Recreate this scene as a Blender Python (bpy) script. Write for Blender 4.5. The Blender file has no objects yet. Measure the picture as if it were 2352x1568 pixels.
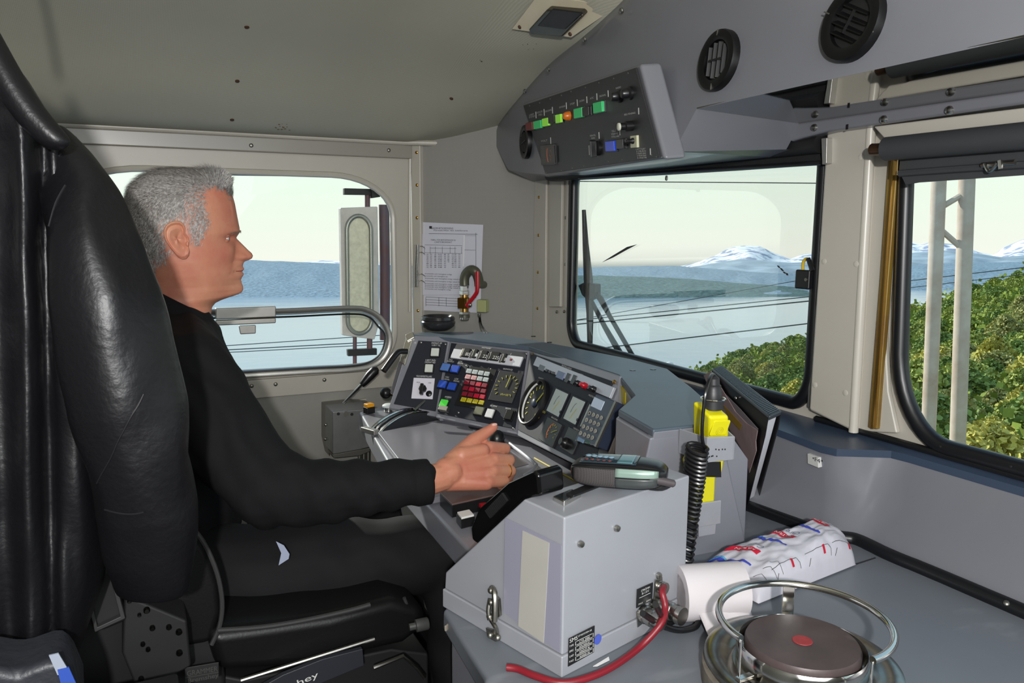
import bpy, bmesh, math, random
import numpy as np
from mathutils import Vector, Matrix, noise
random.seed(7)
SC=bpy.context.scene; COL=SC.collection
# ---------------------------------------------------------------- camera
def _cal():
    T=np.array([4950-1176,542-784,1823.]);S=np.array([278-1176,509-784,1823.])
    T/=np.linalg.norm(T);S-=T*(T@S);S/=np.linalg.norm(S)
    U=np.cross(S,T)
    if U[1]>0:U=-U
    return np.array([T,S,U])
R=_cal();C=np.array([0,0,1.35]);F=1823.0
cam=bpy.data.cameras.new('camera');co=bpy.data.objects.new('camera',cam);COL.objects.link(co)
co.matrix_world=Matrix(((R[0,0],-R[0,1],-R[0,2],0),(R[1,0],-R[1,1],-R[1,2],0),(R[2,0],-R[2,1],-R[2,2],1.35),(0,0,0,1)))
cam.lens=F/2352*36;cam.sensor_width=36;cam.clip_start=0.02;cam.clip_end=90000
SC.camera=co
SC.view_settings.view_transform='Standard';SC.view_settings.look='None'
SC.view_settings.exposure=0.0;SC.view_settings.gamma=1
SC.cycles.max_bounces=8;SC.cycles.transparent_max_bounces=24
SC.cycles.sample_clamp_indirect=4;SC.cycles.use_denoising=True
# ---------------------------------------------------------------- sky, sun, flash
def lin(c):
    c=[x/255 for x in c];return tuple(x/12.92 if x<=.04045 else ((x+.055)/1.055)**2.4 for x in c)
wd=bpy.data.worlds.new('sky');SC.world=wd;wd.use_nodes=True;nt=wd.node_tree;nt.nodes.clear()
tc=nt.nodes.new('ShaderNodeTexCoord');sp=nt.nodes.new('ShaderNodeSeparateXYZ');rp=nt.nodes.new('ShaderNodeValToRGB')
bg=nt.nodes.new('ShaderNodeBackground');wo=nt.nodes.new('ShaderNodeOutputWorld')
_d=lambda x,y:R@np.array([x-1176,y-784,F])
_u=np.cross(_d(2100,612),_d(600,622));_u/=np.linalg.norm(_u);_u=_u if _u[2]>0 else -_u   # true up outside: the train leans in the curve
sp=nt.nodes.new('ShaderNodeVectorMath');sp.operation='DOT_PRODUCT';sp.inputs[1].default_value=tuple(_u)
nt.links.new(tc.outputs['Generated'],sp.inputs[0]);nt.links.new(sp.outputs['Value'],rp.inputs[0])
e=rp.color_ramp.elements;e[0].position=0.0;e[0].color=(.30,.34,.33,1);e[1].position=1;e[1].color=(.30,.50,.80,1)
for p,c in((-.0,(.30,.34,.33)),(.012,(1.0,1.0,.90)),(.10,(.92,1.03,.90)),(.22,(.79,.95,1.0)),(.45,(.50,.74,.90))):
    if p<=0: continue
    k=e.new(p);k.color=(*c,1)
nz=nt.nodes.new('ShaderNodeTexNoise');mp=nt.nodes.new('ShaderNodeMapping');mp.inputs['Scale'].default_value=(2,2,22)
nz.inputs['Scale'].default_value=1.6;nz.inputs['Detail'].default_value=4
cr=nt.nodes.new('ShaderNodeValToRGB');cr.color_ramp.elements[0].position=.58;cr.color_ramp.elements[1].position=.78
mx=nt.nodes.new('ShaderNodeMixRGB');mx.inputs[2].default_value=(1,1,.96,1)
nt.links.new(tc.outputs['Generated'],mp.inputs[0]);nt.links.new(mp.outputs[0],nz.inputs[0]);nt.links.new(nz.outputs[0],cr.inputs[0])
ml=nt.nodes.new('ShaderNodeMath');ml.operation='MULTIPLY';ml.inputs[1].default_value=.5
nt.links.new(cr.outputs[0],ml.inputs[0]);nt.links.new(ml.outputs[0],mx.inputs[0])
nt.links.new(rp.outputs[0],mx.inputs[1]);nt.links.new(mx.outputs[0],bg.inputs[0]);bg.inputs[1].default_value=1.0
nt.links.new(bg.outputs[0],wo.inputs[0])
def light(name,kind,loc,energy,**k):
    l=bpy.data.lights.new(name,kind);l.energy=energy
    for a,b in k.items():setattr(l,a,b)
    o=bpy.data.objects.new(name,l);COL.objects.link(o);o.location=loc;return o
sun=light('sun','SUN',(0,0,50),5.0,angle=.009,color=(1,.95,.86))
SUND=Vector((-.33,.82,.45)).normalized()
sun.rotation_euler=SUND.to_track_quat('Z','Y').to_euler()
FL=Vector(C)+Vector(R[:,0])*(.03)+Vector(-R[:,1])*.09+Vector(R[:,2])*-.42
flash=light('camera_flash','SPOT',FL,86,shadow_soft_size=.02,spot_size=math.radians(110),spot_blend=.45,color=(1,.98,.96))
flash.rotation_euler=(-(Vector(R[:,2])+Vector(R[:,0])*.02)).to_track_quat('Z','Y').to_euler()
side=light('cab_side_fill','AREA',(.25,-.52,1.5),19,shape='RECTANGLE',size=1.5,size_y=.75,color=(.93,.97,1))  # added fill light before the windowless right wall, brightens the cab
side.rotation_euler=Vector((-.15,-1,.12)).to_track_quat('Z','Y').to_euler()
# ---------------------------------------------------------------- projecting photo points on real planes
V=Vector
def ray(px,py):return R@np.array([px-1176,py-784,F])
def on(px,py,ax,v=None):
    d=ray(px,py)
    if isinstance(ax,str): i='XYZ'.index(ax);t=(v-C[i])/d[i]
    else: n,dd=ax;t=(dd-n@C)/(n@d)
    p=V(C+t*d)
    if isinstance(ax,str) and ax=='X' and px>=2420:p.y=-.52
    return p
def plane(a,b,c):
    a,b,c=map(np.array,(a,b,c));n=np.cross(b-a,c-a);n/=np.linalg.norm(n)
    if n@(C-a)<0:n=-n
    return (n,n@a)
def off(pl,h):return (pl[0],pl[1]+h)
def L(pts,ax,v=None):return [on(x,y,ax,v) for x,y in pts]
def dist(px,py,d):  # point at depth d along the camera axis
    return V(C+ray(px,py)/F*d)
# ---------------------------------------------------------------- materials
MATS={}
def mat(name,rgb,rough=.5,metal=0.0,spec=.5,bump=None,var=None,coat=0,dots=None,emit=0,alpha=None,scr=None):
    if name in MATS:return MATS[name]
    m=bpy.data.materials.new(name);m.use_nodes=True;nt=m.node_tree;b=nt.nodes['Principled BSDF'];lk=nt.links.new
    c=lin(rgb);b.inputs['Base Color'].default_value=(*c,1);b.inputs['Roughness'].default_value=rough
    b.inputs['Metallic'].default_value=metal;b.inputs['Specular IOR Level'].default_value=spec
    b.inputs['Coat Weight'].default_value=coat
    if emit:
        b.inputs['Emission Color'].default_value=(*c,1);b.inputs['Emission Strength'].default_value=emit
    tc=nt.nodes.new('ShaderNodeTexCoord');src=tc.outputs['Object']
    colsock=None
    if var:
        n=nt.nodes.new('ShaderNodeTexNoise');n.inputs['Scale'].default_value=var[0];n.inputs['Detail'].default_value=6;n.inputs['Roughness'].default_value=.65
        lk(src,n.inputs['Vector']);rr=nt.nodes.new('ShaderNodeValToRGB')
        rr.color_ramp.elements[0].position=.3;rr.color_ramp.elements[1].position=.7
        k=var[1];c2=var[2] if len(var)>2 else None
        rr.color_ramp.elements[0].color=(*[x*(1-k) for x in c],1) if not c2 else (*lin(c2),1)
        rr.color_ramp.elements[1].color=(*[min(1,x*(1+k)) for x in c],1) if not c2 else (*c,1)
        lk(n.outputs[0],rr.inputs[0]);colsock=rr.outputs[0];lk(colsock,b.inputs['Base Color'])
    hs=None
    if dots:
        w=[]
        for ax in dots[2]:
            q=nt.nodes.new('ShaderNodeTexWave');q.bands_direction=ax;q.inputs['Scale'].default_value=dots[0];lk(src,q.inputs['Vector']);w.append(q)
        mm=nt.nodes.new('ShaderNodeMath');mm.operation='MULTIPLY';lk(w[0].outputs['Fac'],mm.inputs[0]);lk(w[1].outputs['Fac'],mm.inputs[1])
        hs=mm.outputs[0]
        mx=nt.nodes.new('ShaderNodeMixRGB');mx.blend_type='MULTIPLY';mx.inputs[2].default_value=(dots[1],dots[1],dots[1],1)
        lk(hs,mx.inputs[0])
        if colsock:lk(colsock,mx.inputs[1])
        else:mx.inputs[1].default_value=(*c,1)
        lk(mx.outputs[0],b.inputs['Base Color']);colsock=mx.outputs[0]
    if scr:
        n=nt.nodes.new('ShaderNodeTexNoise');n.inputs['Scale'].default_value=scr[0];n.inputs['Detail'].default_value=8
        mp=nt.nodes.new('ShaderNodeMapping');mp.inputs['Scale'].default_value=scr[2];lk(src,mp.inputs[0]);lk(mp.outputs[0],n.inputs['Vector'])
        r2=nt.nodes.new('ShaderNodeValToRGB');r2.color_ramp.elements[0].position=scr[1];r2.color_ramp.elements[1].position=scr[1]+.08
        mx=nt.nodes.new('ShaderNodeMixRGB');mx.inputs[2].default_value=(*lin(scr[3]),1);lk(n.outputs[0],r2.inputs[0])
        m2=nt.nodes.new('ShaderNodeMath');m2.operation='MULTIPLY';m2.inputs[1].default_value=scr[4];lk(r2.outputs[0],m2.inputs[0]);lk(m2.outputs[0],mx.inputs[0])
        if colsock:lk(colsock,mx.inputs[1])
        else:mx.inputs[1].default_value=(*c,1)
        lk(mx.outputs[0],b.inputs['Base Color'])
    if bump:
        n=nt.nodes.new('ShaderNodeTexNoise');n.inputs['Scale'].default_value=bump[0];n.inputs['Detail'].default_value=5;lk(src,n.inputs['Vector'])
        bp=nt.nodes.new('ShaderNodeBump');bp.inputs['Strength'].default_value=bump[1];bp.inputs['Distance'].default_value=bump[2] if len(bump)>2 else .002
        lk(n.outputs[0],bp.inputs['Height']);lk(bp.outputs[0],b.inputs['Normal'])
    if alpha is not None:b.inputs['Alpha'].default_value=alpha
    MATS[name]=m;return m
def glassmat(name,tint=(1,1,1),ior=1.45,k=1.0):
    m=bpy.data.materials.new(name);m.use_nodes=True;nt=m.node_tree;nt.nodes.clear()
    t=nt.nodes.new('ShaderNodeBsdfTransparent');t.inputs[0].default_value=(*tint,1)
    g=nt.nodes.new('ShaderNodeBsdfGlossy');g.inputs['Roughness'].default_value=.0
    f=nt.nodes.new('ShaderNodeFresnel');f.inputs[0].default_value=ior
    mu=nt.nodes.new('ShaderNodeMath');mu.operation='MULTIPLY';mu.inputs[1].default_value=k
    mx=nt.nodes.new('ShaderNodeMixShader');o=nt.nodes.new('ShaderNodeOutputMaterial')
    nt.links.new(f.outputs[0],mu.inputs[0]);nt.links.new(mu.outputs[0],mx.inputs[0]);nt.links.new(t.outputs[0],mx.inputs[1]);nt.links.new(g.outputs[0],mx.inputs[2]);nt.links.new(mx.outputs[0],o.inputs[0])
    MATS[name]=m;return m
XY=('X','Y')
m_ceil=mat('ceiling_vinyl',(172,169,152),.6,dots=(95,.72,('X','Y')),var=(1.6,.05))
m_wallp=mat('cream_painted_metal',(178,173,162),.38,var=(3,.05),bump=(400,.05,.0005))
m_vinyl=mat('grey_dotted_vinyl',(150,148,140),.6,dots=(90,.75,('X','Z')),var=(2,.04))
m_vinc=mat('grey_dotted_vinyl_corner',(150,147,140),.6,dots=(90,.75,('Y','Z')),var=(2,.04))
m_trim=mat('off_white_trim',(184,179,168),.33,var=(8,.04))
m_grey=mat('grey_fibreglass',(112,113,119),.30,var=(2.2,.05),coat=.15,bump=(500,.04,.0005))
m_grey2=mat('grey_desk_paint',(126,127,135),.35,var=(5,.05),coat=.1)
m_pad=mat('blue_grey_laminate',(78,90,101),.42,var=(9,.10),bump=(700,.06,.0005))
m_counter=mat('grey_counter_laminate',(106,111,118),.42,var=(3,.06),scr=(6,.60,(1,2.2,1),(150,154,158),.35))
m_ledge=mat('sky_tinted_ledge',(52,64,82),.34,var=(6,.08))  # grey ledge; blue from the sky is put into its colour
m_black=mat('black_plastic',(22,22,24),.32)
m_blackm=mat('matt_black',(20,20,21),.6)
m_panel=mat('charcoal_panel',(38,40,48),.55,spec=.25,bump=(900,.05,.0003))
m_rub=mat('black_rubber',(16,17,20),.38)
m_white=mat('white_plastic',(225,225,222),.4)
m_ltext=mat('white_print',(205,205,200),.6)
m_dtext=mat('black_print',(40,40,44),.6)
m_box=mat('white_enamel',(146,148,154),.35,var=(7,.03),coat=.1,scr=(5,.66,(1,1,.5),(120,112,100),.35))
m_chrome=mat('chrome',(215,213,208),.13,1.0)
m_steel=mat('brushed_steel',(170,168,162),.28,1.0,bump=(300,.04,.0005))
m_zinc=mat('dull_zinc',(150,148,140),.42,1.0)
m_alu=mat('worn_aluminium',(178,176,170),.36,.8,var=(20,.08))
m_brass=mat('brass',(200,160,90),.28,1.0)
m_brassy=mat('yellowed_brass_strip',(138,114,44),.45,.2,var=(9,.15,(104,74,40)))
m_red=mat('red_paint',(170,14,30),.35)
m_glass=glassmat('window_glass',(.97,.99,.98),1.45,.2)
m_clear=glassmat('clear_cover',(.95,.96,.97),1.5,1.0)
# ---------------------------------------------------------------- mesh builder
class MB:
    def __init__(s):s.v=[];s.f=[]
    def add(s,v,f):
        b=len(s.v);s.v+= [V(q) for q in v];s.f+=[[b+i for i in q] for q in f];return s
    def prism(s,pts,vec):
        n=len(pts);vec=V(vec);s.add(list(pts)+[V(p)+vec for p in pts],[list(range(n)),list(range(2*n-1,n-1,-1))]+[[i,i+n,(i+1)%n+n,(i+1)%n] for i in range(n)]);return s
    def box(s,c,a,b,d):
        c,a,b,d=map(V,(c,a,b,d));return s.prism([c-a-b-d,c+a-b-d,c+a+b-d,c-a+b-d],d*2)
    def frame(s,ax):
        ax=V(ax).normalized();u=ax.orthogonal().normalized();return u,ax.cross(u)
    def lathe(s,o,ax,prof,seg=28):
        o=V(o);ax=V(ax).normalized();u,w=s.frame(ax);vs=[];fs=[]
        for r,h in prof:
            for i in range(seg):
                a=2*math.pi*i/seg;vs.append(o+ax*h+(u*math.cos(a)+w*math.sin(a))*max(r,1e-5))
        m=len(prof)
        for j in range(m-1):
            for i in range(seg):k=(i+1)%seg;fs.append([j*seg+i,j*seg+k,(j+1)*seg+k,(j+1)*seg+i])
        fs.append(list(range(seg-1,-1,-1)));fs.append([(m-1)*seg+i for i in range(seg)])
        return s.add(vs,fs)
    def tube(s,pts,r,seg=10,closed=False,sub=0,flat=1.0,up=None):
        pts=[V(p) for p in pts];rs=list(r) if hasattr(r,'__len__') else [r]*len(pts)
        if sub:
            n=len(pts);q=[];rq=[];rng=n if closed else n-1
            for i in range(rng):
                g=(lambda k:pts[k%n]) if closed else (lambda k:pts[min(max(k,0),n-1)])
                h=(lambda k:rs[k%n]) if closed else (lambda k:rs[min(max(k,0),n-1)])
                for j in range(sub):
                    t=j/sub;a,b,c,d=g(i-1),g(i),g(i+1),g(i+2)
                    q.append(.5*((2*b)+(c-a)*t+(2*a-5*b+4*c-d)*t*t+(3*b-a-3*c+d)*t**3));rq.append(h(i)*(1-t)+h(i+1)*t)
            if not closed:q.append(pts[-1]);rq.append(rs[-1])
            pts,rs=q,rq
        n=len(pts);vs=[];fs=[];u=None
        for i,p in enumerate(pts):
            if closed:t=(pts[(i+1)%n]-pts[i-1])
            else:t=pts[min(i+1,n-1)]-pts[max(i-1,0)]
            t=t.normalized() if t.length>1e-9 else V((0,0,1))
            if up is not None:
                u=V(up);u=(u-t*u.dot(t)).normalized()
            elif u is None:u=t.orthogonal().normalized()
            else:
                u=(u-t*u.dot(t));u=u.normalized() if u.length>1e-6 else t.orthogonal().normalized()
            w=t.cross(u)
            for k in range(seg):
                a=2*math.pi*k/seg;vs.append(p+(u*math.cos(a)*flat+w*math.sin(a))*rs[i])
        m=n if closed else n-1
        for i in range(m):
            j=(i+1)%n
            for k in range(seg):l=(k+1)%seg;fs.append([i*seg+k,i*seg+l,j*seg+l,j*seg+k])
        if not closed:fs.append(list(range(seg-1,-1,-1)));fs.append([(n-1)*seg+k for k in range(seg)])
        return s.add(vs,fs)
    def sph(s,c,r,u=16,w=10,ax=None):
        c=V(c);A=ax or (V((1,0,0)),V((0,1,0)),V((0,0,1)));r=r if hasattr(r,'__len__') else (r,r,r);vs=[];fs=[]
        for j in range(w+1):
            t=math.pi*j/w
            for i in range(u):
                a=2*math.pi*i/u;x,y,z=math.sin(t)*math.cos(a),math.sin(t)*math.sin(a),math.cos(t)
                if j in(0,w):x=math.cos(a)*1e-4;y=math.sin(a)*1e-4
                vs.append(c+A[0]*x*r[0]+A[1]*y*r[1]+A[2]*z*r[2])
        for j in range(w):
            for i in range(u):k=(i+1)%u;fs.append([j*u+i,j*u+k,(j+1)*u+k,(j+1)*u+i])
        fs.append(list(range(u)));fs.append([w*u+i for i in range(u-1,-1,-1)])
        return s.add(vs,fs)
    def cap(s,a,ra,b,rb,u=14,w=8):
        a,b=V(a),V(b);s.sph(a,ra,u,w);s.sph(b,rb,u,w);return s.tube([a,b],[ra*.999,rb*.999],u)
    def loft(s,rings,closed=True,caps=True):
        n=len(rings[0]);vs=[p for r in rings for p in r];fs=[]
        for j in range(len(rings)-1):
            for i in range(n if closed else n-1):k=(i+1)%n;fs.append([j*n+i,j*n+k,(j+1)*n+k,(j+1)*n+i])
        if caps and closed:fs.append(list(range(n-1,-1,-1)));fs.append([(len(rings)-1)*n+i for i in range(n)])
        return s.add(vs,fs)
    def text(s,txt,o,u,v,h,width=None,lift=.0004,bold=0):
        cu=bpy.data.curves.new('t','FONT');cu.body=txt;cu.size=1;cu.offset=bold;cu.align_x='LEFT'
        ob=bpy.data.objects.new('t',cu);COL.objects.link(ob)
        me=bpy.data.meshes.new_from_object(ob.evaluated_get(bpy.context.evaluated_depsgraph_get()))
        bpy.data.objects.remove(ob);bpy.data.curves.remove(cu)
        if not me.vertices:return s
        xs=[q.co.x for q in me.vertices];x0,x1=min(xs),max(xs);sx=h/.72
        if width:sx=width/max(1e-6,(x1-x0))
        u,v,o=V(u).normalized(),V(v).normalized(),V(o);n=u.cross(v)
        if n.dot(V(C)-o)<0:n=-n
        s.add([o+u*(q.co.x-x0)*sx+v*q.co.y*h/.72+n*lift for q in me.vertices],[list(p.vertices) for p in me.polygons])
        bpy.data.meshes.remove(me);return s
    def build(s,name,m,par=None,smooth=False,bev=0,bseg=2,org=None,tag_=None):
        me=bpy.data.meshes.new(name)
        if par is not None:o=V(par['_o']) if '_o' in par else V((0,0,0))
        elif org is not None:o=V(org)
        else:
            o=V((sum(p.x for p in s.v)/len(s.v),sum(p.y for p in s.v)/len(s.v),min(p.z for p in s.v)))
        me.from_pydata([tuple(p-o) for p in s.v],[],s.f);me.validate()
        bm=bmesh.new();bm.from_mesh(me);bmesh.ops.recalc_face_normals(bm,faces=bm.faces);bm.to_mesh(me);bm.free()
        me.materials.append(m)
        ob=bpy.data.objects.new(name,me);COL.objects.link(ob);ob['_o']=tuple(o)
        if par is not None:ob.parent=par
        else:ob.location=o
        if smooth:
            me.polygons.foreach_set('use_smooth',[True]*len(me.polygons))
            if smooth!='all':
                md=ob.modifiers.new('s','EDGE_SPLIT');md.split_angle=math.radians(38)
        if bev:
            md=ob.modifiers.new('b','BEVEL');md.width=bev;md.segments=bseg;md.limit_method='ANGLE';md.angle_limit=math.radians(30)
            me.polygons.foreach_set('use_smooth',[True]*len(me.polygons))
            md.harden_normals=True
        if tag_:tag(ob,*tag_)
        return ob
def tag(o,label,cat=None,group=None,kind=None):
    if label:o['label']=label
    if cat:o['category']=cat
    if group:o['group']=group
    if kind:o['kind']=kind
    return o
def thing(name,loc,label,cat,group=None):
    o=bpy.data.objects.new(name,None);COL.objects.link(o);o.location=loc;o['_o']=tuple(loc);o.empty_display_size=.05
    return tag(o,label,cat,group)
def struct(o):o['kind']='structure';return o
def prism(name,pts,vec,m,par=None,bev=0,**k):return MB().prism(pts,vec).build(name,m,par,bev=bev,**k)
def tube(name,pts,r,m,par=None,**k):
    b={q:k.pop(q) for q in('seg','closed','sub','flat','up') if q in k};return MB().tube(pts,r,**b).build(name,m,par,smooth=True,**k)
def rrect(w,h,r,n=6):  # rounded rectangle outline centred on 0
    p=[]
    for cx,cy,a0 in((w/2-r,h/2-r,0),(-w/2+r,h/2-r,90),(-w/2+r,-h/2+r,180),(w/2-r,-h/2+r,270)):
        for i in range(n+1):a=math.radians(a0+90*i/n);p.append((cx+r*math.cos(a),cy+r*math.sin(a)))
    return p
def onpl(pl,pts,h,m,name,par,bev=.0008,**k):
    """solid block whose outline is given on a panel plane, standing h proud of it"""
    q=L(pts,pl);n=V(pl[0]);return prism(name,[p-n*.001 for p in q],n*(h+.001),m,par,bev=bev,**k)
def face(name,outer,holes,vec,m,par=None,smooth=False,bev=0):
    """flat sheet with openings, given thickness"""
    bm=bmesh.new();es=[]
    for lp in [outer]+holes:
        vs=[bm.verts.new(p) for p in lp];es+=[bm.edges.new((vs[i],vs[(i+1)%len(vs)])) for i in range(len(vs))]
    bmesh.ops.triangle_fill(bm,use_beauty=True,use_dissolve=False,edges=es)
    bm.faces.ensure_lookup_table();r=bmesh.ops.extrude_face_region(bm,geom=bm.faces[:])
    for q in r['geom']:
        if isinstance(q,bmesh.types.BMVert):q.co+=V(vec)
    bmesh.ops.recalc_face_normals(bm,faces=bm.faces)
    bm.verts.index_update();mb=MB();mb.v=[q.co.copy() for q in bm.verts];mb.f=[[q.index for q in f.verts] for f in bm.faces];bm.free()
    return mb.build(name,m,par,bev=bev)
def remesh(ob,vox,sm=6,fac=.6,disp=None):
    """fuse overlapping pieces of one body into a single skin"""
    ob.modifiers.clear()
    md=ob.modifiers.new('r','REMESH');md.mode='VOXEL';md.voxel_size=vox;md.use_smooth_shade=True
    md=ob.modifiers.new('s','SMOOTH');md.iterations=sm;md.factor=fac
    dg=bpy.context.evaluated_depsgraph_get();me=bpy.data.meshes.new_from_object(ob.evaluated_get(dg));mm=ob.data.materials[0]
    ob.modifiers.clear();old=ob.data;ob.data=me
    if not me.materials:me.materials.append(mm)
    if disp:
        me.update();o=V(ob['_o'])
        cos=[v.co+v.normal*disp(v.co+o,v.normal) for v in me.vertices]
        for v,c in zip(me.vertices,cos):v.co=c
    me.polygons.foreach_set('use_smooth',[True]*len(me.polygons))
    return ob
def screw(p,n,r,m,par,name='screw'):
    return MB().lathe(p,n,[(r,-.001),(r,r*.3),(r*.75,r*.6),(r*.35,r*.72)],10).build(name,m,par,smooth=True)
# ================================================================ THE OUTSIDE (the train leans in a curve, so its level differs from the cab's)
hl=V(ray(600,622)).normalized();hr=V(ray(2100,612)).normalized()
OU=hr.cross(hl).normalized()
if OU.z<0:OU=-OU
CV=V(C)
def oalt(px,py,alt):
    d=V(ray(px,py));t=alt/d.dot(OU);return CV+d*t
def odist(px,py,D):
    d=V(ray(px,py));h=(d-OU*d.dot(OU)).length;return CV+d*(D/h)
def azv(px):
    d=V(ray(px,620));d=d-OU*d.dot(OU);return d.normalized()
LAKE=-150
m_lake=mat('lake_water',(104,136,166),.12,0,.5,bump=(.004,.06,30))
mb=MB();u_=azv(1176);w_=OU.cross(u_)
mb.prism([CV+OU*LAKE+u_*a+w_*b for a,b in((-200,-60000),(70000,-60000),(70000,60000),(-200,60000))],-OU*5)
tag(mb.build('lake',m_lake),None,None,None,'structure')
def ridge(name,m,shore,top,Dback,n=90,rough=6,seed=1,alt0=LAKE-2,Dshore=None,x0=None,x1=None):
    """hill range: rises from a shore line to a ridge line and falls behind it"""
    def ip(t,x):
        if x<=t[0][0]:return t[0][1]
        for (a,b),(c,d) in zip(t,t[1:]):
            if x<=c:return b+(d-b)*(x-a)/(c-a)
        return t[-1][1]
    xs=[ (x0 if x0 is not None else top[0][0])+((x1 if x1 is not None else top[-1][0])-(x0 if x0 is not None else top[0][0]))*i/n for i in range(n+1)]
    rows=[];K=14
    for x in xs:
        S=oalt(x,ip(shore,x),alt0) if Dshore is None else None
        if S is None:S=odist(x,620,Dshore);S=S-OU*((S-CV).dot(OU)-alt0)
        d=azv(x);ds=(S-CV-OU*(S-CV).dot(OU)).length;D=ds+Dback
        T=odist(x,ip(top,x)+ (noise.noise(V((x*.03,seed,0)))*1.2 if rough else 0),D);ht=(T-CV).dot(OU)
        r=[]
        for k in range(K+1):
            q=k/K;dd=ds+(D-ds)*q;h=alt0+(ht-alt0)*(q**.8)
            h+=noise.noise(V((x*.02+seed,q*5,seed)))*rough*math.sin(math.pi*q)
            r.append(CV+d*dd+OU*h)
        r.append(CV+d*(D+Dback*.6)+OU*alt0);rows.append(r)
    mb=MB();mb.loft(rows,closed=False);o=mb.build(name,m,smooth='all');return tag(o,None,None,None,'structure')
m_for=mat('hazed_forest',(122,144,160),.9,0,.1,var=(.045,.5),bump=(.03,1,12))  # aerial haze is painted in as the bluish base colour
m_for2=mat('hazed_forest_shore',(84,108,108),.9,0,.1,var=(.05,.55),bump=(.03,1,12))  # nearer shore, haze tint also mixed into the base colour
m_mtn=mat('hazed_mountain_slope',(148,165,178),.9,0,.1,var=(.0012,.3))  # haze over the far slopes is put into this colour
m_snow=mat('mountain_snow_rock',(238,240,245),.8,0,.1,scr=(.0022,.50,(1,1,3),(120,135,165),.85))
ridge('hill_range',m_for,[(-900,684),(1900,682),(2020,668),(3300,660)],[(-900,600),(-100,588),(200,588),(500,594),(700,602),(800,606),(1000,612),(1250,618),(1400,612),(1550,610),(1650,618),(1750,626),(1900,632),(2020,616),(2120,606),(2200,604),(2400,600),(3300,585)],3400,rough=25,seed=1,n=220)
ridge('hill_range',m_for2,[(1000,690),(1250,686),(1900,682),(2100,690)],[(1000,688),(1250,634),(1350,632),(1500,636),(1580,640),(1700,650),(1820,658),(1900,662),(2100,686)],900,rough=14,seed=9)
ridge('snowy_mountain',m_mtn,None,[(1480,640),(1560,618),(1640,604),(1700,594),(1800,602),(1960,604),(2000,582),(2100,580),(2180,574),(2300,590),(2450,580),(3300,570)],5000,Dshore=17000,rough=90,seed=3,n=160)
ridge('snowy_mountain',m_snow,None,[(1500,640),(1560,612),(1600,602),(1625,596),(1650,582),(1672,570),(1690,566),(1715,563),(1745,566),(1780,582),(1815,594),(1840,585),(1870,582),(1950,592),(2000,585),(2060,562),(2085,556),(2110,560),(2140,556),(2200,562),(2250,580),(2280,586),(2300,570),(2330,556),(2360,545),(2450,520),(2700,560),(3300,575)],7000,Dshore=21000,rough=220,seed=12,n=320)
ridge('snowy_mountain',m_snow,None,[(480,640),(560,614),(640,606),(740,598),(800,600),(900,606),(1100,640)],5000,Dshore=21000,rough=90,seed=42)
# near wooded hillside
sil=[(1330,985),(1450,925),(1560,882),(1600,866),(1640,846),(1700,822),(1760,808),(1850,786),(1960,752),(2070,722),(2140,708),(2200,682),(2280,664),(2352,640),(2500,600),(2700,560),(3400,500)]
def ipl(t,x):
    for (a,b),(c,d) in zip(t,t[1:]):
        if x<=c:return b+(d-b)*(x-a)/(c-a)
    return t[-1][1]
def hill(px,q):
    """q=0 far edge below the tree line, q=1 close under the train"""
    y0=ipl(sil,px)+14;y1=1250;f=1/(1+ (1/ .055-1)*0+ 0)
    D=260*(1-q)**1.6+12*(1-(1-q)**1.6);y=y0+(y1-y0)*(q**1.5)
    return odist(px,y,D)
xs=list(range(1330,3400,40));rows=[]
for x in xs:
    r=[hill(x,k/24) for k in range(25)];b=hill(x,0);r=[b+azv(x)*160-OU*90,b+azv(x)*30-OU*8]+r;rows.append(r)
m_hill=mat('undergrowth',(104,120,58),.9,0,.1,var=(.6,.5,(110,104,60)),bump=(1.5,1,.4))
MB().loft(rows,closed=False).build('hillside',m_hill,smooth='all')['kind']='structure'
m_leaf=[mat('birch_leaves_%s'%n,c,.75,0,.15,var=(1.2,.35)) for n,c in(('green',(158,168,92)),('dark',(128,148,84)),('yellow',(188,182,98)),('olive',(162,162,104)))]
m_bark=mat('pale_bark',(150,145,130),.8)
def tree_mesh(seed,H,W,nl):
    rnd=random.Random(seed);mb=MB()
    for i in range(nl):
        z=rnd.random()**.8;a=rnd.random()*6.283;rr=W*math.sin(math.pi*min(1,(z*.86+.14)))**.7*(rnd.random()**.4)*(1+.25*math.sin(a*3+seed))
        c=V((math.cos(a)*rr,math.sin(a)*rr,H*(.12+.88*z)));s=H*.034*(.6+rnd.random()*.8)
        n=V((rnd.gauss(0,1),rnd.gauss(0,1),rnd.gauss(.4,1))).normalized();u=n.orthogonal().normalized()*s;w=n.cross(u)
        k=rnd.random()*3;p=[]
        for j in range(5):
            t=j*1.2566+k;p.append(c+u*math.cos(t)*(.7+.5*rnd.random())+w*math.sin(t)*(.7+.5*rnd.random())+n*s*.2*rnd.uniform(-1,1))
        b=len(mb.v);mb.v+=p;mb.f.append([b,b+1,b+2,b+3,b+4])
    return mb
bases=[]
for i in range(6):
    c=tree_mesh(i,1.0,.42 if i<4 else .55,1700).build('crown',m_leaf[i%4],org=(0,0,0))
    t=MB().tube([(0,0,-.15),(0.02,0,.3),(0,.02,.75)],[.022,.018,.006],seg=6).build('trunk',m_bark,org=(0,0,0))
    bases.append((c,t))
rnd=random.Random(5);spots=[]
tries=0
while len(spots)<290 and tries<9000:
    tries+=1;px=rnd.uniform(1540,2520)
    if 1900<px<2030 and rnd.random()<.8:continue
    q=rnd.random()**1.1
    p=hill(px,q);D=(p-CV).length
    if D<16:continue
    gap=2.2+D*.012
    if all((p-s[0]).length>gap for s in spots):spots.append((p,D,px,q))
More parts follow.
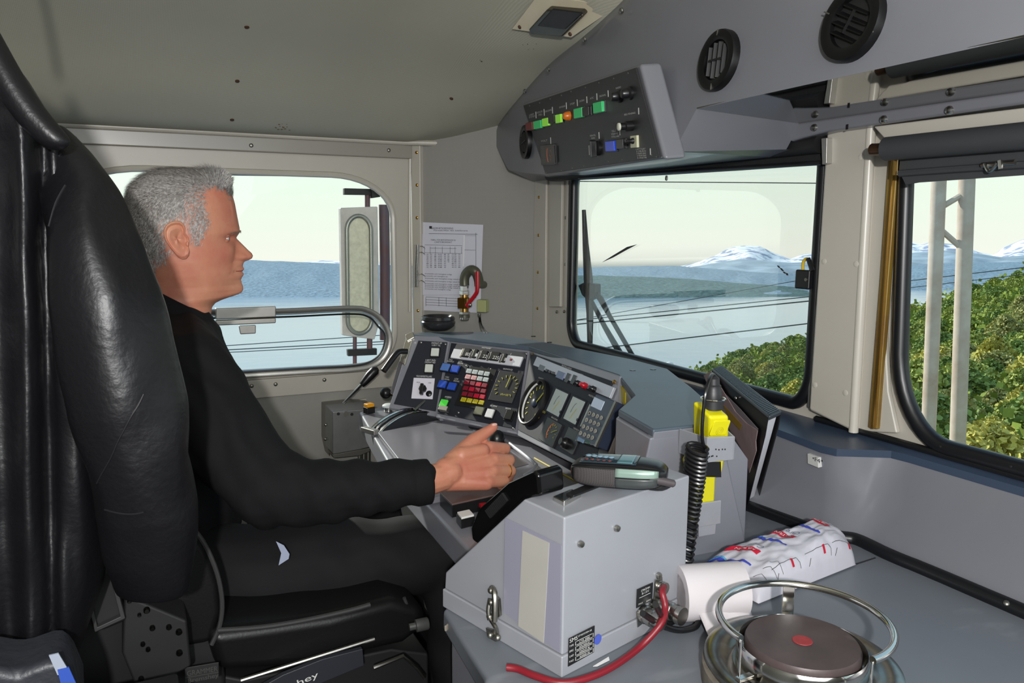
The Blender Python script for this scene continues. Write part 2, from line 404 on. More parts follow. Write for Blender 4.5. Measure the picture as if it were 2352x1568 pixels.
look=['bushy green birch','dark green birch','yellowing birch','olive green birch','broad green shrub','wide dark shrub']
Zt=OU.to_track_quat('Z','Y')
for i,(p,D,px,q) in enumerate(spots):
    k=rnd.choice([0,0,1,1,2,3,3,4,5]);c0,t0=bases[k]
    h=rnd.uniform(3.2,5.4) if D>60 else rnd.uniform(2.0,3.4)
    if D<30:h*=.7
    e=bpy.data.objects.new('birch_tree' if k<4 else 'shrub',None);COL.objects.link(e);e.location=p-OU*.2;e.rotation_mode='QUATERNION'
    e.rotation_quaternion=Zt@__import__('mathutils').Quaternion((0,0,1),rnd.random()*6.28);e.scale=(h*rnd.uniform(.9,1.3),)*2+(h,)
    where='beyond the windscreen' if px<1950 else 'beyond the right-hand window'
    far='near the crest of' if q<.25 else('halfway down' if q<.6 else 'low on')
    tag(e,f'{look[k]} growing {far} the wooded slope {where}','tree' if k<4 else 'shrub',f'{look[k]}s {far} the slope {where}')
    for b in(c0,t0):
        o=b.copy();COL.objects.link(o);o.parent=e
for c0,t0 in bases:
    bpy.data.objects.remove(c0);bpy.data.objects.remove(t0)
fm=MB()
for i in range(3000):
    px=rnd.uniform(1500,3300);q=rnd.random()**1.3*.8;p=hill(px,q);D=(p-CV).length
    if D<28:continue
    s=.9+D*.006
    for k in range(14):
        c=p+V((rnd.gauss(0,1),rnd.gauss(0,1),0))*s+OU*rnd.random()*s*1.5;n=V((rnd.gauss(0,1),rnd.gauss(0,1),rnd.gauss(0,1))).normalized();u=n.orthogonal().normalized();w=n.cross(u);z=s*.22
        fm.add([c+u*z,c+w*z,c-u*z,c-w*z],[[0,1,2,3]])
tag(fm.build('undergrowth',mat('low_foliage',(128,144,66),.8,0,.1,var=(.5,.4))),'low green scrub between the birches on the slope','scrub',None,'stuff')
# track-side twin post
m_post=mat('weathered_post',(214,206,196),.75,var=(.9,.1,(170,145,125)))
A0,A1=odist(2128,1100,15),odist(2158,380,15);B0,B1=odist(2196,1120,15.2),odist(2222,380,15.2)
tp=thing('catenary_post',A0,'pale twin-legged wooden line post beside the track beyond the right-hand window','post')
MB().tube([A0,A1],.115,seg=14).build('post',m_post,tp,smooth=True);MB().tube([B0,B1],.125,seg=14).build('post',m_post,tp,smooth=True)
MB().tube([odist(2155,480,15),odist(2222,440,15.2)],.05,seg=8).build('brace',m_post,tp,smooth=True)
MB().tube([odist(2152,520,15),odist(2215,575,15.2)],.05,seg=8).build('brace',m_post,tp,smooth=True)
# wires
m_wire=mat('wire_metal',(70,76,80),.5,.3)
WIR=[((1290,416),(1930,421),24,.014,'topmost overhead wire high across the windscreen view'),
((1300,739),(1900,632),26,.011,'thin wire crossing the far shore in the windscreen view'),
((1290,739),(1930,674),22,.012,'upper wire of the close pair crossing the lake in the windscreen view'),
((1290,748),(1930,684),22,.017,'thicker lower wire of the pair crossing the lake in the windscreen view'),
((1290,810),(1930,734),20,.015,'lowest wire crossing the lake in the windscreen view'),
((470,797),(960,764),20,.010,'upper thin wire over the lake in the side window'),
((470,806),(960,780),20,.012,'middle wire over the lake in the side window'),
((470,812),(960,786),20.3,.010,'lower wire over the lake in the side window'),
((2060,648),(2420,606),30,.014,'upper wire crossing the hills in the right-hand window'),
((2060,664),(2420,622),30,.012,'lower wire crossing the hills in the right-hand window')]
for a,b,D,r,lb in WIR:
    tag(MB().tube([odist(*a,D),odist(*b,D)],r,seg=6).build('overhead_wire',m_wire,smooth=True),lb,'wire','wires strung beside the track')
# small lamp head on a pole below the windscreen
lp=thing('yard_lamp',odist(1536,860,34),'small white lamp on a thin pole below the windscreen, over the lake','lamp')
MB().lathe(odist(1537,836,34),OU,[(.16,-.03),(.19,0),(.15,.06),(.04,.1)],14).build('lamp_head',m_white,lp,smooth=True)
MB().tube([odist(1537,837,34),odist(1541,1000,34)],.03,seg=6).build('pole',m_zinc,lp)
# ================================================================ ROOM SHELL
Xe=on(945,500,'Y',2.4).x
def ecorner(x0,x1,z0,z1,rt,rb,rtl=None,rbl=None,n=10):
    """opening outline in wall coordinates with different corner radii (tuples rx,rz)"""
    rtl=rtl or rt;rbl=rbl or rb;p=[]
    for cx,cz,(rx,rz),a0 in((x1-rt[0],z1-rt[1],rt,0),(x0+rtl[0],z1-rtl[1],rtl,90),(x0+rbl[0],z0+rbl[1],rbl,180),(x1-rb[0],z0+rb[1],rb,270)):
        for i in range(n+1):a=math.radians(a0+90*i/n);p.append((cx+rx*math.cos(a),cz+rz*math.sin(a)))
    return p
so=ecorner(-.17,on(905,620,'Y',2.4).x,.905,on(600,396,'Y',2.4).z,(.19,.125),(.10,.11),(.24,.13),(.1,.1))
struct(face('wall_left',[V((x,2.4,z)) for x,z in((-.75,.84),(Xe,.84),(Xe,1.60),(-.75,1.60))],[[V((x,2.4,z)) for x,z in so]],(0,.035,0),m_wallp))
struct(MB().prism([V((x,2.4,z)) for x,z in((-.75,0),(Xe,0),(Xe,.84),(-.75,.84))],(0,.035,0)).build('wall_left',m_vinyl))
t1=struct(MB().prism([V((x,2.388,z)) for x,z in((-.75,.837),(Xe-.03,.837),(Xe-.03,.893),(-.75,.893))],(0,.012,0)).build('trim_1',m_trim,bev=.003))
for px,py in((633,882),(745,872),(578,886)):screw(on(px,py,'Y',2.388),(0,-1,0),.006,m_zinc,t1)
t2=struct(MB().prism([V((x,2.385,z)) for x,z in((-.75,1.548),(Xe,1.548),(Xe,1.590),(-.75,1.590))],(0,.015,0)).build('trim_2',mat('satin_trim',(146,142,132),.26),bev=.004))
for px,py in((172,318),(577,334),(893,345)):screw(on(px,py,'Y',2.385),(0,-1,0),.006,m_zinc,t2)
w1=struct(MB().tube([V((x,2.398,z)) for x,z in so],.009,seg=8,closed=True).build('window_1',m_trim,smooth=True))
MB().prism([V((x*1.0,2.425,z)) for x,z in so],(0,.004,0)).build('window_glass',m_glass,w1)
MB().tube([on(520,397,'Y',2.41),on(760,401,'Y',2.41),on(862,418,'Y',2.41)],.007,seg=8).build('rubber_seal',m_rub,w1,smooth=True)
prism('window_latch',L([(520,400),(532,400),(531,408),(522,408)],'Y',2.40),(0,.008,0),m_rub,w1)
sash=[(430,719),(640,716),(800,709),(845,715),(876,737),(892,775),(884,812),(855,836),(800,845),(700,850),(430,866)]
sm=MB().tube([on(x,y,'Y',2.386) for x,y in sash],.0135,seg=10,sub=5,flat=.6).build('sliding_sash',m_alu,w1,smooth=True)
MB().tube([on(x,y,'Y',2.378) for x,y in[(a+ (0 if i<4 else -8 if i<8 else 0),b+(12 if i<5 else -4)) for i,(a,b) in enumerate(sash)]],.003,seg=6,sub=5).build('rubber_bead',m_rub,sm,smooth=True)
hd=MB()
hd.prism(L([(495,708),(634,703),(634,728),(495,734)],'Y',2.36),(0,.03,0))
hd.prism(L([(495,736),(634,730),(634,742),(495,748)],'Y',2.355),(0,.02,0))
hd.prism(L([(548,748),(588,746),(588,766),(552,768)],'Y',2.37),(0,.006,0))
hd.build('window_handle',m_alu,w1,bev=.003)
# corner
P0=V((Xe,2.4,0));P1=on(966,500,'Y',2.372);P2=V((1.1,on(1232,500,'X',1.1).y,0));P1.z=0
def wallseg(name,a,b,z0,z1,th,m,bev=0):
    n=(b-a).cross(V((0,0,1))).normalized()
    if n.dot(V((0,0,0))-a)>0:n=-n
    return MB().prism([a+V((0,0,z0)),b+V((0,0,z0)),b+V((0,0,z1)),a+V((0,0,z1))],n*th).build(name,m,bev=bev)
t3=struct(wallseg('trim_3',P0,P1,0,1.61,.02,m_trim,.003))
for px,py in((957,350),(958,425),(958,500),(960,713)):
    pl=plane(P0,P1,P0+V((0,0,1)));screw(on(px,py,pl),-(P1-P0).cross(V((0,0,1))) if (P1-P0).cross(V((0,0,1))).dot(P0)>0 else (P1-P0).cross(V((0,0,1))),.005,m_brass,t3)
MB().tube([on(942,335,'Y',2.392),on(941,560,'Y',2.392),on(941,716,'Y',2.392)],.004,seg=6).build('bead',m_trim,t3)
P1b=P1+V((.004,.02,0))
struct(wallseg('wall_corner',P1b,P2,0,1.68,.02,m_vinc))
CORN=plane(P1b,P2,P1b+V((0,0,1)))
# front wall with two windows
wo_=ecorner(1.022,on(1316,600,'X',1.1).y,1.028,1.50,(.05,.05),(.05,.06),(.05,.05),(.045,.07))
yr=on(2078,420,'X',1.1).y
ro_=ecorner(-.35,yr,1.022,1.48,(.03,.03),(.09,.13))
ro_=[(y-(1.48-z)*.055,z) for y,z in ro_]
struct(face('wall_front',[V((1.1,y,z)) for y,z in((-.6,0),(P2.y,0),(P2.y,1.75),(-.6,1.75))],[[V((1.1,y,z)) for y,z in wo_],[V((1.1,y,z)) for y,z in ro_]],(.016,0,0),m_wallp))
w2=struct(MB().tube([V((1.098,y,z)) for y,z in wo_],.013,seg=10,closed=True,flat=1).build('window_2',m_rub,smooth=True))
MB().prism([V((1.107,y,z)) for y,z in wo_],(.005,0,0)).build('window_glass',m_glass,w2)
w3=struct(MB().tube([V((1.097,y,z)) for y,z in ro_],.013,seg=10,closed=True).build('window_3',m_rub,smooth=True))
MB().prism([V((1.107,y,z)) for y,z in ro_],(.005,0,0)).build('window_glass',m_glass,w3)
# dirt marks on the windscreen
sm1=prism('smear',L([(1383,602),(1405,588),(1440,567),(1463,561),(1440,573),(1408,591)],'X',1.1055),(.001,0,0),mat('grime',(52,54,54),.9),None)
tag(sm1,'thin dark diagonal grime streak on the windscreen glass','smear')
mb=MB()
for i in range(9):
    x,y=1785+i*2.5+rnd.uniform(-3,3),612+i*2+rnd.uniform(-3,3);mb.prism(L([(x,y),(x+4,y+1),(x+5,y+4),(x+1,y+3)],'X',1.1055),(.001,0,0))
tag(mb.build('splat',MATS['grime']),'small dark insect splat on the windscreen near the pillar','dirt mark')
t4=struct(prism('trim_4',L([(1228,395),(1254,398),(1251,800),(1222,795)],'X',1.092),(.008,0,0),m_trim,bev=.002))
for px,py in((1238,453),(1237,540),(1236,625),(1235,708)):screw(on(px,py,'X',1.092),(-1,0,0),.0045,m_brass,t4)
t5=struct(prism('trim_5',L([(1262,415),(1290,415),(1286,705),(1260,705)],'X',1.09),(.01,0,0),m_wallp,bev=.003))
t6=struct(prism('trim_6',L([(1301,415),(1305,415),(1301,705),(1297,705)],'X',1.092),(.008,0,0),m_trim))
for px,py in((1300,500),(1299,607),(1279,716),(1296,715)):screw(on(px,py,'X',1.096),(-1,0,0),.0045,m_zinc,t5)
pl_=struct(prism('trim_7',L([(1897,300),(2000,288),(1958,992),(1856,942)],'X',1.075),(.025,0,0),m_wallp,bev=.006))
for px,py in((1905,370),(1978,360),(1893,600),(1967,606),(1872,884),(1942,902)):MB().lathe(on(px,py,'X',1.075),(-1,0,0),[(.005,-.001),(.005,.0008),(.004,.0012)],12).build('screw',m_trim,pl_,smooth=True)
tube('trim_8',[on(2001,290,'X',1.082),on(1960,992,'X',1.082)],.008,m_trim,seg=10)['kind']='structure'
struct(prism('trim_9',L([(2006,292),(2068,285),(2066,420),(2032,760),(2040,900),(2060,995),(1966,990)],'X',1.09),(.01,0,0),m_wallp,bev=.003))
t10=struct(prism('trim_10',L([(2039,362),(2062,362),(2040,640),(2014,986),(1993,982),(2020,640)],'X',1.083),(.01,0,0),m_brassy,bev=.002))
tube('groove',[on(2051,364,'X',1.082),on(2030,640,'X',1.082),on(2004,984,'X',1.082)],.003,m_brass,t10,seg=6)
struct(prism('trim_11',L([(1883,350),(1895,350),(1860,938),(1853,936)],'X',1.088),(.01,0,0),m_alu,bev=.002))
struct(prism('trim_12',L([(2004,290),(2420,240),(2420,268),(2030,318)],'X',1.06),(.04,0,0),m_wallp,bev=.003))
struct(MB().prism([V((-.75,-.6,0)),V((1.15,-.6,0)),V((1.15,2.43,0)),V((-.75,2.43,0))],(0,0,-.03)).build('floor',mat('dark_floor_mat',(40,40,42),.7,bump=(200,.2,.001))))
struct(MB().prism([V((-.8,-.65,2.06)),V((1.3,-.65,2.06)),V((1.3,2.45,2.06)),V((-.8,2.45,2.06))],(0,0,.03)).build('roof',m_wallp))
struct(MB().prism([V((-.75,-.6,0)),V((-.75,2.43,0)),V((-.75,2.43,2.1)),V((-.75,-.6,2.1))],(-.03,0,0)).build('wall_back',m_vinyl))
struct(MB().prism([V((-.75,-.6,0)),V((1.15,-.6,0)),V((1.15,-.6,2.1)),V((-.75,-.6,2.1))],(0,-.03,0)).build('wall_right',m_vinyl))
# ceiling
PR=[(2.4,1.597),(2.31,1.603),(2.22,1.645),(2.06,1.735),(1.88,1.80),(1.6,1.87),(1.2,1.925),(.6,1.955),(-.6,1.955)]
EB=[on(1130,310,'X',1.03),on(1155,272,'X',1.01),on(1180,240,'X',.99),on(1255,155,'X',.95),on(1340,85,'X',.90),on(1415,18,'X',.87),on(1490,-55,'X',.85),on(1760,-250,'X',.84),V((.84,-.6,1.87))]
cols=[[V((x,y,z)) for y,z in PR] for x in(-.75,-.3,.0,.28,.55,.80)]
def lerpcols(a,b,t):return [p.lerp(q,t) for p,q in zip(a,b)]
cols=cols[:-1]+[cols[-1]]+[lerpcols(cols[-1],EB,.5),EB]
def dens(col,k=6):
    o=[];n=len(col)
    for i in range(n-1):
        a,b,c,d=col[max(i-1,0)],col[i],col[i+1],col[min(i+2,n-1)]
        for j in range(k):
            t=j/k;o.append(.5*((2*b)+(c-a)*t+(2*a-5*b+4*c-d)*t*t+(3*b-a-3*c+d)*t**3))
    o.append(col[-1]);return o
cols=[dens(c) for c in cols];cl=MB().loft(cols,closed=False)
ceil=cl.build('ceiling',m_ceil,smooth='all',org=(0,0,0));struct(ceil)
from mathutils.bvhtree import BVHTree
CB=BVHTree.FromPolygons([tuple(p) for p in cl.v],cl.f,epsilon=1e-5)
PLc=plane(cols[-2][30],cols[-2][18],cols[-1][24])
def onceil(px,py):
    h=CB.ray_cast(CV,V(ray(px,py)).normalized())
    if h[0] is None:return on(px,py,(PLc[0],PLc[1])),V(PLc[0])
    return h[0],(h[1] if h[1].z<0 else -h[1])
for px,py in((567,62),(545,186),(533,275),(1106,138),(1037,226)):
    p,n=onceil(px,py);MB().lathe(p,n,[(.0055,-.001),(.0055,.0015),(.003,.003)],12).build('screw',mat('rusty_screw',(88,62,48),.6,.5),ceil,smooth=True)
sc_=MB()
for i in range(46):
    x,y=1222+rnd.gauss(0,14),110+rnd.gauss(0,5);p,n=onceil(x,y);a_=n.orthogonal().normalized();b_=n.cross(a_);sc_.prism([p+n*.0004+a_*.0012,p+n*.0004+b_*.0012,p+n*.0004-a_*.0012,p+n*.0004-b_*.0012],n*.0003)
sc_.build('scuff_marks',MATS['grime'],ceil)
sc_=MB()
for i in range(16):
    x,y=648+rnd.gauss(0,10),293+rnd.gauss(0,4);p,n=onceil(x,y);a_=n.orthogonal().normalized();b_=n.cross(a_);r_=.003*rnd.random()+.001;sc_.prism([p+n*.0004+(a_*math.cos(t)+b_*math.sin(t))*r_ for t in(0,1,2,3,4,5)],n*.0002)
sc_.build('rust_stain',mat('rust_stain',(124,104,78),.7),ceil)
bead=[V((-.7,2.386,1.596)),V((.3,2.386,1.597)),V((Xe-.03,2.386,1.596)),on(1020,329,'Y',2.345),on(1080,325,'Y',2.30),on(1131,312,'Y',2.25)]
tube('trim_13',bead,.009,m_trim,seg=10)['kind']='structure'
# ceiling lamp plate
q=[onceil(*p)[0] for p in((1238,-14),(1178,65),(1315,84),(1422,12))]
pn=(q[2]-q[0]).cross(q[3]-q[1]).normalized();pn=pn if pn.z<0 else -pn
dl=thing('dome_light',sum(q,V())/4,'square dark ceiling lamp set in a cream metal plate','lamp')
LQ=plane(q[0]+pn*.010,q[1]+pn*.010,q[3]+pn*.010)
MB().prism(L([(1238,-14),(1178,65),(1315,84),(1422,12)],LQ),pn*.004).build('mounting_plate',mat('cream_plate',(196,186,160),.45,var=(9,.05)),dl,bev=.001)
LP=plane(q[0]+pn*.014,q[1]+pn*.014,q[3]+pn*.014)
lh=L([(1268,12),(1226,58),(1232,68),(1303,74),(1352,26),(1345,18)],off(LP,0))
MB().prism(lh,pn*.018).build('lamp_housing',mat('dark_lamp_metal',(84,80,72),.35,.8),dl,bev=.003)
ll=L([(1272,18),(1236,58),(1300,66),(1342,27)],off(LP,.018));MB().prism(ll,pn*.004).build('lamp_lens',mat('smoked_lens',(34,32,31),.45,spec=.3),dl,bev=.002)
for a in((1194,62),(1310,78),(1388,16)):screw(on(*a,LP),pn,.0045,MATS['rusty_screw'],dl)
# ================================================================ OVERHEAD CONSOLE
def pr(p):
    c=R.T@(np.array(p)-C);return V((1176+F*c[0]/c[2],784+F*c[1]/c[2]))
class Panel:
    """a flat panel with its own across / down directions; sizes are given as seen in the photo and turned into real ones"""
    def __init__(s,pl,u):
        s.pl=pl;s.n=V(pl[0]);s.u=V(u);s.u=(s.u-s.n*s.u.dot(s.n)).normalized();s.v=s.n.cross(s.u)
        if s.v.z>0:s.v=-s.v
    def at(s,x,y,h=0):return on(x,y,s.pl)+s.n*h
    def k(s,x,y):
        p=s.at(x,y);a=(pr(p+s.u*.005)-pr(p)).length/.005;b=(pr(p+s.v*.005)-pr(p)).length/.005;return p,a,b
    def rect(s,mb,x,y,w,h,t,base=-.001,r=0):
        p,a,b=s.k(x,y);hw,hh=w/2/a,h/2/b
        pts=[(-hw,-hh),(hw,-hh),(hw,hh),(-hw,hh)] if not r else rrect(2*hw,2*hh,min(hw,hh)*r,3)
        mb.prism([p+s.u*i+s.v*j+s.n*base for i,j in pts],s.n*(t-base));return mb
    def block(s,name,x,y,w,h,t,m,par,bev=.0008,base=-.001,r=0):return s.rect(MB(),x,y,w,h,t,base,r).build(name,m,par,bev=bev)
    def button(s,x,y,w,h,m,par,t=.007,name='push_button',bez=1.25):
        b=s.block(name,x,y,w*bez,h*bez,.003,m_black,par);s.block('button_cap',x,y,w,h,t,m,b,bev=.001,base=.002);return b
    def disc(s,mb,x,y,d,t,base=0,seg=32):
        p,a,b=s.k(x,y);mb.lathe(p+s.n*base,s.n,[(d/2/b,0),(d/2/b,t-.001),(d/2/b-.001,t)],seg);return mb
    def txt(s,mb,t,x,y,hpx,wpx=None,flip=False,h=.0005):
        p,a,b=s.k(x,y);u,v=s.u,-s.v
        w=wpx/a if wpx else len(t)*hpx*.62/b
        mb.text(t,p-u*w/2-v*hpx/2/b,u,v,hpx/b,w,lift=h);return mb
    def dial(s,par,x,y,rad,m,a0=-130,a1=130,n=11,needle=0,nm=None,h=.0006):
        p,a,b=s.k(x,y);r=rad/b;mb=MB()
        for i in range(n):
            t=math.radians(a0+(a1-a0)*i/(n-1));d=s.u*math.sin(t)-s.v*math.cos(t);e=s.u*math.cos(t)+s.v*math.sin(t)
            mb.box(p+d*r*.9+s.n*h,d*r*.1,e*r*.025,s.n*.0003)
        mb.build('dial_marks',m,par)
        t=math.radians(needle);d=s.u*math.sin(t)-s.v*math.cos(t);e=s.u*math.cos(t)+s.v*math.sin(t)
        MB().box(p+d*r*.35+s.n*(h+.001),d*r*.42,e*r*.03,s.n*.0004).build('needle',nm or m,par)
ZM=1.527
oc=thing('overhead_console',(1.0,.8,1.5),'grey moulded overhead console with black switch panel and round air vents above the windscreen','console')
B=[on(1168,390,'X',1.0),on(1205,397,'X',.97),on(1254,401,'X',.93),on(1400,380,'X',.86),on(1548,348,'X',.80),on(1600,250,'Z',ZM),on(1800,206,'Z',ZM),on(2352,85,'Z',ZM),V((.77,-.6,ZM))]
T_=[p+V((0,0,.003)) for p in EB]
rows=[]
T6=dens(T_);B6=[B[i].lerp(B[i+1],k/6) for i in range(len(B)-1) for k in range(6)]+[B[-1]]
for t_,b_ in zip(T6,B6):
    rows.append([t_+V((.05,0,.02)),t_,t_.lerp(b_,.08)+V((-.004,0,0)),t_.lerp(b_,.5)+V((-.004,0,0)),t_.lerp(b_,.93)+V((-.002,0,0)),b_])
shl=MB().loft(rows,closed=False);shl.build('shell',m_grey,oc,smooth='all')
SHB=BVHTree.FromPolygons([tuple(p) for p in shl.v],shl.f)
lo=MB()
und=[V((1.09,p.y+(1.09-p.x)*.25,1.475)) for p in B[:5]]
lo.loft([[b_,u_] for b_,u_ in zip(B[:5],und)],closed=False)
E1=on(1838,284,'X',1.055);E2=on(1838,318,'X',1.055);E3=on(1806,343,'X',1.05)
Em=E1.lerp(E3,.5)+V((.004,0,0))
lo.loft([[B[5].lerp(E1,t),B[5].lerp(B[4],.4).lerp(E1.lerp(E3,.4),t),B[5].lerp(B[4],.75).lerp(E1.lerp(E3,.75),t),B[4].lerp(E3,t)] for t in[i/8 for i in range(9)]],closed=False)
lo.add([und[-1],B[4],E3,V((1.09,E3.y,E3.z))],[[0,1,2,3]])
lo.build('lower_moulding',m_grey,oc,smooth=True)
MB().prism([B[5],B[7],B[8],V((1.06,-.6,ZM)),on(2352,215,'X',1.06),E1+V((0,0,.0))],(0,0,.002)).build('polished_underside',mat('polished_sheet',(150,150,142),.035,1.0),oc)
rl=prism('rail',L([(1812,284),(2460,196),(2460,224),(2352,238),(1900,302),(1838,318),(1812,326)],'X',1.05),(.03,0,0),m_grey,oc,bev=.005)
for px,py in((1871,293),(2030,274),(2181,253)):MB().lathe(on(px,py,'X',1.05),(-1,0,0),[(.0062,-.002),(.0062,.001),(.005,.004),(.002,.0055)],16).build('bolt',m_steel,rl,smooth=True)
MB().prism(L([(1944,286),(1949,285),(1948,297),(1943,298)],'X',1.0495),(-.0008,0,0)).build('notch',m_black,rl)
for px,py in((1422,20),(1337,86),(1254,155),(1200,205),(1161,260),(1137,302)):
    p=on(px+6,py+4,'X',.9);d=V(ray(px+6,py+4)).normalized()
    j=min(range(len(T_)-1),key=lambda i:(((T_[i]+T_[i+1])/2)-(CV+d*((((T_[i]+T_[i+1])/2)-CV).dot(d)))).length)
    tt=((T_[j]+T_[j+1])/2-CV).dot(d);screw(CV+d*(tt-.004),(-1,0,-.3),.0055,m_zinc,oc)
# air vents
m_vent=mat('vent_plastic',(7,7,8),.42,spec=.35)
def vent(px,py,X,r,rot,par,nn=(-.97,0,.24)):
    h=SHB.ray_cast(CV,V(ray(px,py)).normalized());p=h[0] or on(px,py,'X',X);n=h[1] or V(nn);n=n.normalized();n=-n if n.dot(CV-p)<0 else n;p=p+n*.003
    o=MB().lathe(p,n,[(r,-.004),(r,.004),(r*.97,.008),(r*.80,.0095),(r*.66,.007),(r*.64,.001),(r*.62,-.004)],36).build('air_vent',m_vent,par,smooth=True)
    MB().lathe(p,n,[(r*.9,-.003),(r*.9,.0012),(.001,.0012)],28).build('duct',m_blackm,o)
    u=V((0,1,0));w=n.cross(u).normalized();c,s_=math.cos(rot),math.sin(rot);a=u*c+w*s_;b=w*c-u*s_
    for k in(-.36,-.12,.12,.36):
        l=math.sqrt(.36-k*k)*r*.98;MB().box(p+a*k*r+n*.003,b*l,(a*.5+n).normalized()*.0048,a*.0007).build('vane',m_vent,o)
    MB().box(p+n*.008,b*r*.03,a*r*.3,n*.001).build('vane_link',m_black,o)
    for q in(0,math.pi):MB().box(p+(b*math.cos(q))*r*.88+n*.0092,b*r*.1,a*.0008,n*.0006).build('index_mark',m_zinc,o)
vent(1656,140,.808,.044,0,oc);vent(1965,55,.804,.0445,1.1,oc);vent(1212,326,.985,.043,.3,oc,(-.9,-.35,.1))
# switch panel
SPL=plane(on(1205,240,'X',.95),on(1254,400,'X',.93),on(1520,362,'X',.765))
SW=Panel(SPL,on(1465,153,SPL)-on(1205,240,SPL))
prism('panel_housing',L([(1199,237),(1470,146),(1527,366),(1250,405)],off(SPL,-.003)),-SW.n*.038,m_grey,oc,bev=.006)
sp_=prism('switch_panel',L([(1205,242),(1464,155),(1519,361),(1256,399)],off(SPL,-.002)),SW.n*.004,mat('overhead_panel_black',(38,38,40),.5),oc,bev=.001)
SW.pl=off(SPL,.002)
def em(n,c,e):return mat(n,c,.3,emit=e)
g1=em('green_lamp_cap',(40,170,95),.25);g2=em('lit_green_cap',(135,210,60),.35);rc=mat('dark_red_cap',(120,20,30),.35);bc=em('blue_cap',(40,70,190),.15)
for x,y,w,h,m in((1221,290,15,18,rc),(1240,286,17,18,g1),(1259,280,14,18,g2),(1273,273,14,18,m_black),(1289,272,12,19,g2),(1335,259,19,22,g1),(1353,255,15,20,m_black),(1381,246,21,24,g1),(1409,335,20,23,bc),(1432,330,16,22,m_black)):
    SW.button(x,y,w,h,m,sp_,t=.008,name='indicator_button',bez=1.15)
p,a,b=SW.k(1309,266);MB().lathe(p,SW.n,[(.0095,-.001),(.0095,.002),(.0088,.009),(.006,.014),(.001,.0155)],20).build('amber_dome_lamp',em('amber_lens',(190,100,20),.12),sp_,smooth=True)
for x,y in((1426,221),(1450,214)):
    p,a,b=SW.k(x,y);o=MB().lathe(p,SW.n,[(.011,-.001),(.011,.004),(.008,.007),(.0075,.016),(.006,.018)],18).build('rotary_knob',m_black,sp_,smooth=True)
p,a,b=SW.k(1452,289);o=MB().lathe(p,SW.n,[(.0085,-.001),(.0085,.012),(.006,.014),(.006,.022)],18).build('key_switch',m_black,sp_,smooth=True)
MB().lathe(p+SW.n*.022,SW.n,[(.0065,0),(.0065,.003),(.005,.004)],18).build('switch_cap',mat('ivory_plastic',(190,190,175),.4),o,smooth=True)
p,a,b=SW.k(1376,340);o=MB().lathe(p,SW.n,[(.014,-.001),(.014,.005),(.01,.007)],20).build('selector_switch',m_black,sp_,smooth=True);MB().box(p+SW.n*.012,SW.u*.004+SW.v*.001,SW.v*.015,SW.n*.006).build('grip',m_black,o,bev=.001)
mb=MB();SW.rect(mb,1354,345,2.5,22,.0006);SW.rect(mb,1358,334,9,2,.0006);mb.build('marking',m_ltext,sp_)
o=SW.block('toggle_switch',1460,325,15,28,.004,mat('cream_plate2',(190,190,160),.45),sp_);p,a,b=SW.k(1460,323);MB().lathe(p,SW.n,[(.005,0),(.005,.006),(.0035,.010),(.0045,.014),(.002,.018)],14).build('ball_lever',m_black,o,smooth=True)
o=SW.block('voltmeter',1262,355,31,46,.006,m_black,sp_,bev=.001);G2=Panel(off(SPL,.0085),SW.u);G2.block('meter_face',1262,355,25,39,.0004,mat('meter_face_dark',(50,46,44),.4),o)
p,a,b=G2.k(1260,356);mb=MB()
pts=[p+(G2.u*(-math.cos(t))*.011+G2.v*math.sin(t)*.0165)+G2.n*.0006 for t in [(-1.2+2.4*i/12) for i in range(13)]]
mb.tube(pts,.0005,seg=5).build('scale_arc',mat('orange_print',(230,120,70),.6),o);G2.dial(o,1264,356,13,mat('amber_print',(150,110,60),.6),20,160,8,120)
tx=MB()
for t,x,y,w in(('LARM',1221,263,11),('SYSTEM',1222,268,14),('ISOLER',1240,257,14),('FEL',1242,263,9),('BROMS',1260,254,15),('SPÄRR',1292,245,15),('STOPP',1315,238,11),('DÖRR',1337,231,12),('ATC',1360,225,9),('SIGNAL',1385,219,16),('RADIO',1421,201,12),('VOLT',1250,323,15),('VENTIL',1362,311,14),('MAN',1363,317,8),('TÅG',1410,301,9),('VÄRME',1412,307,16),('STÄLLARE',1414,313,18),('BELYSNING',1447,261,26)):
    SW.txt(tx,t,x,y,4.2,w)
for i,t in enumerate(('1 HYTT FLÄKT','2 FRÅN','3 FRÄM BAK','4 TRÄM BAK','5 INSTR')):SW.txt(tx,t,1472+i*.8,342+i*5,3.6,22)
for x,y in((1231,264),(1250,258),(1269,253),(1301,243),(1326,236),(1348,229),(1371,222),(1397,215),(1265,323),(1376,311),(1424,303),(1467,255),(1494,348)):SW.rect(tx,x,y,1.2,15,.0005)
tx.build('lettering',m_ltext,sp_)
sc=MB()
for x,y in((1217,243),(1240,236),(1264,227),(1290,219),(1312,210),(1345,201),(1376,190),(1410,180),(1443,168),(1255,397),(1290,391),(1315,386),(1341,381),(1366,379),(1398,371),(1429,367),(1497,356),(1508,360)):SW.disc(sc,x,y,3.6,.0016)
sc.build('panel_screws',m_zinc,sp_,smooth=True)
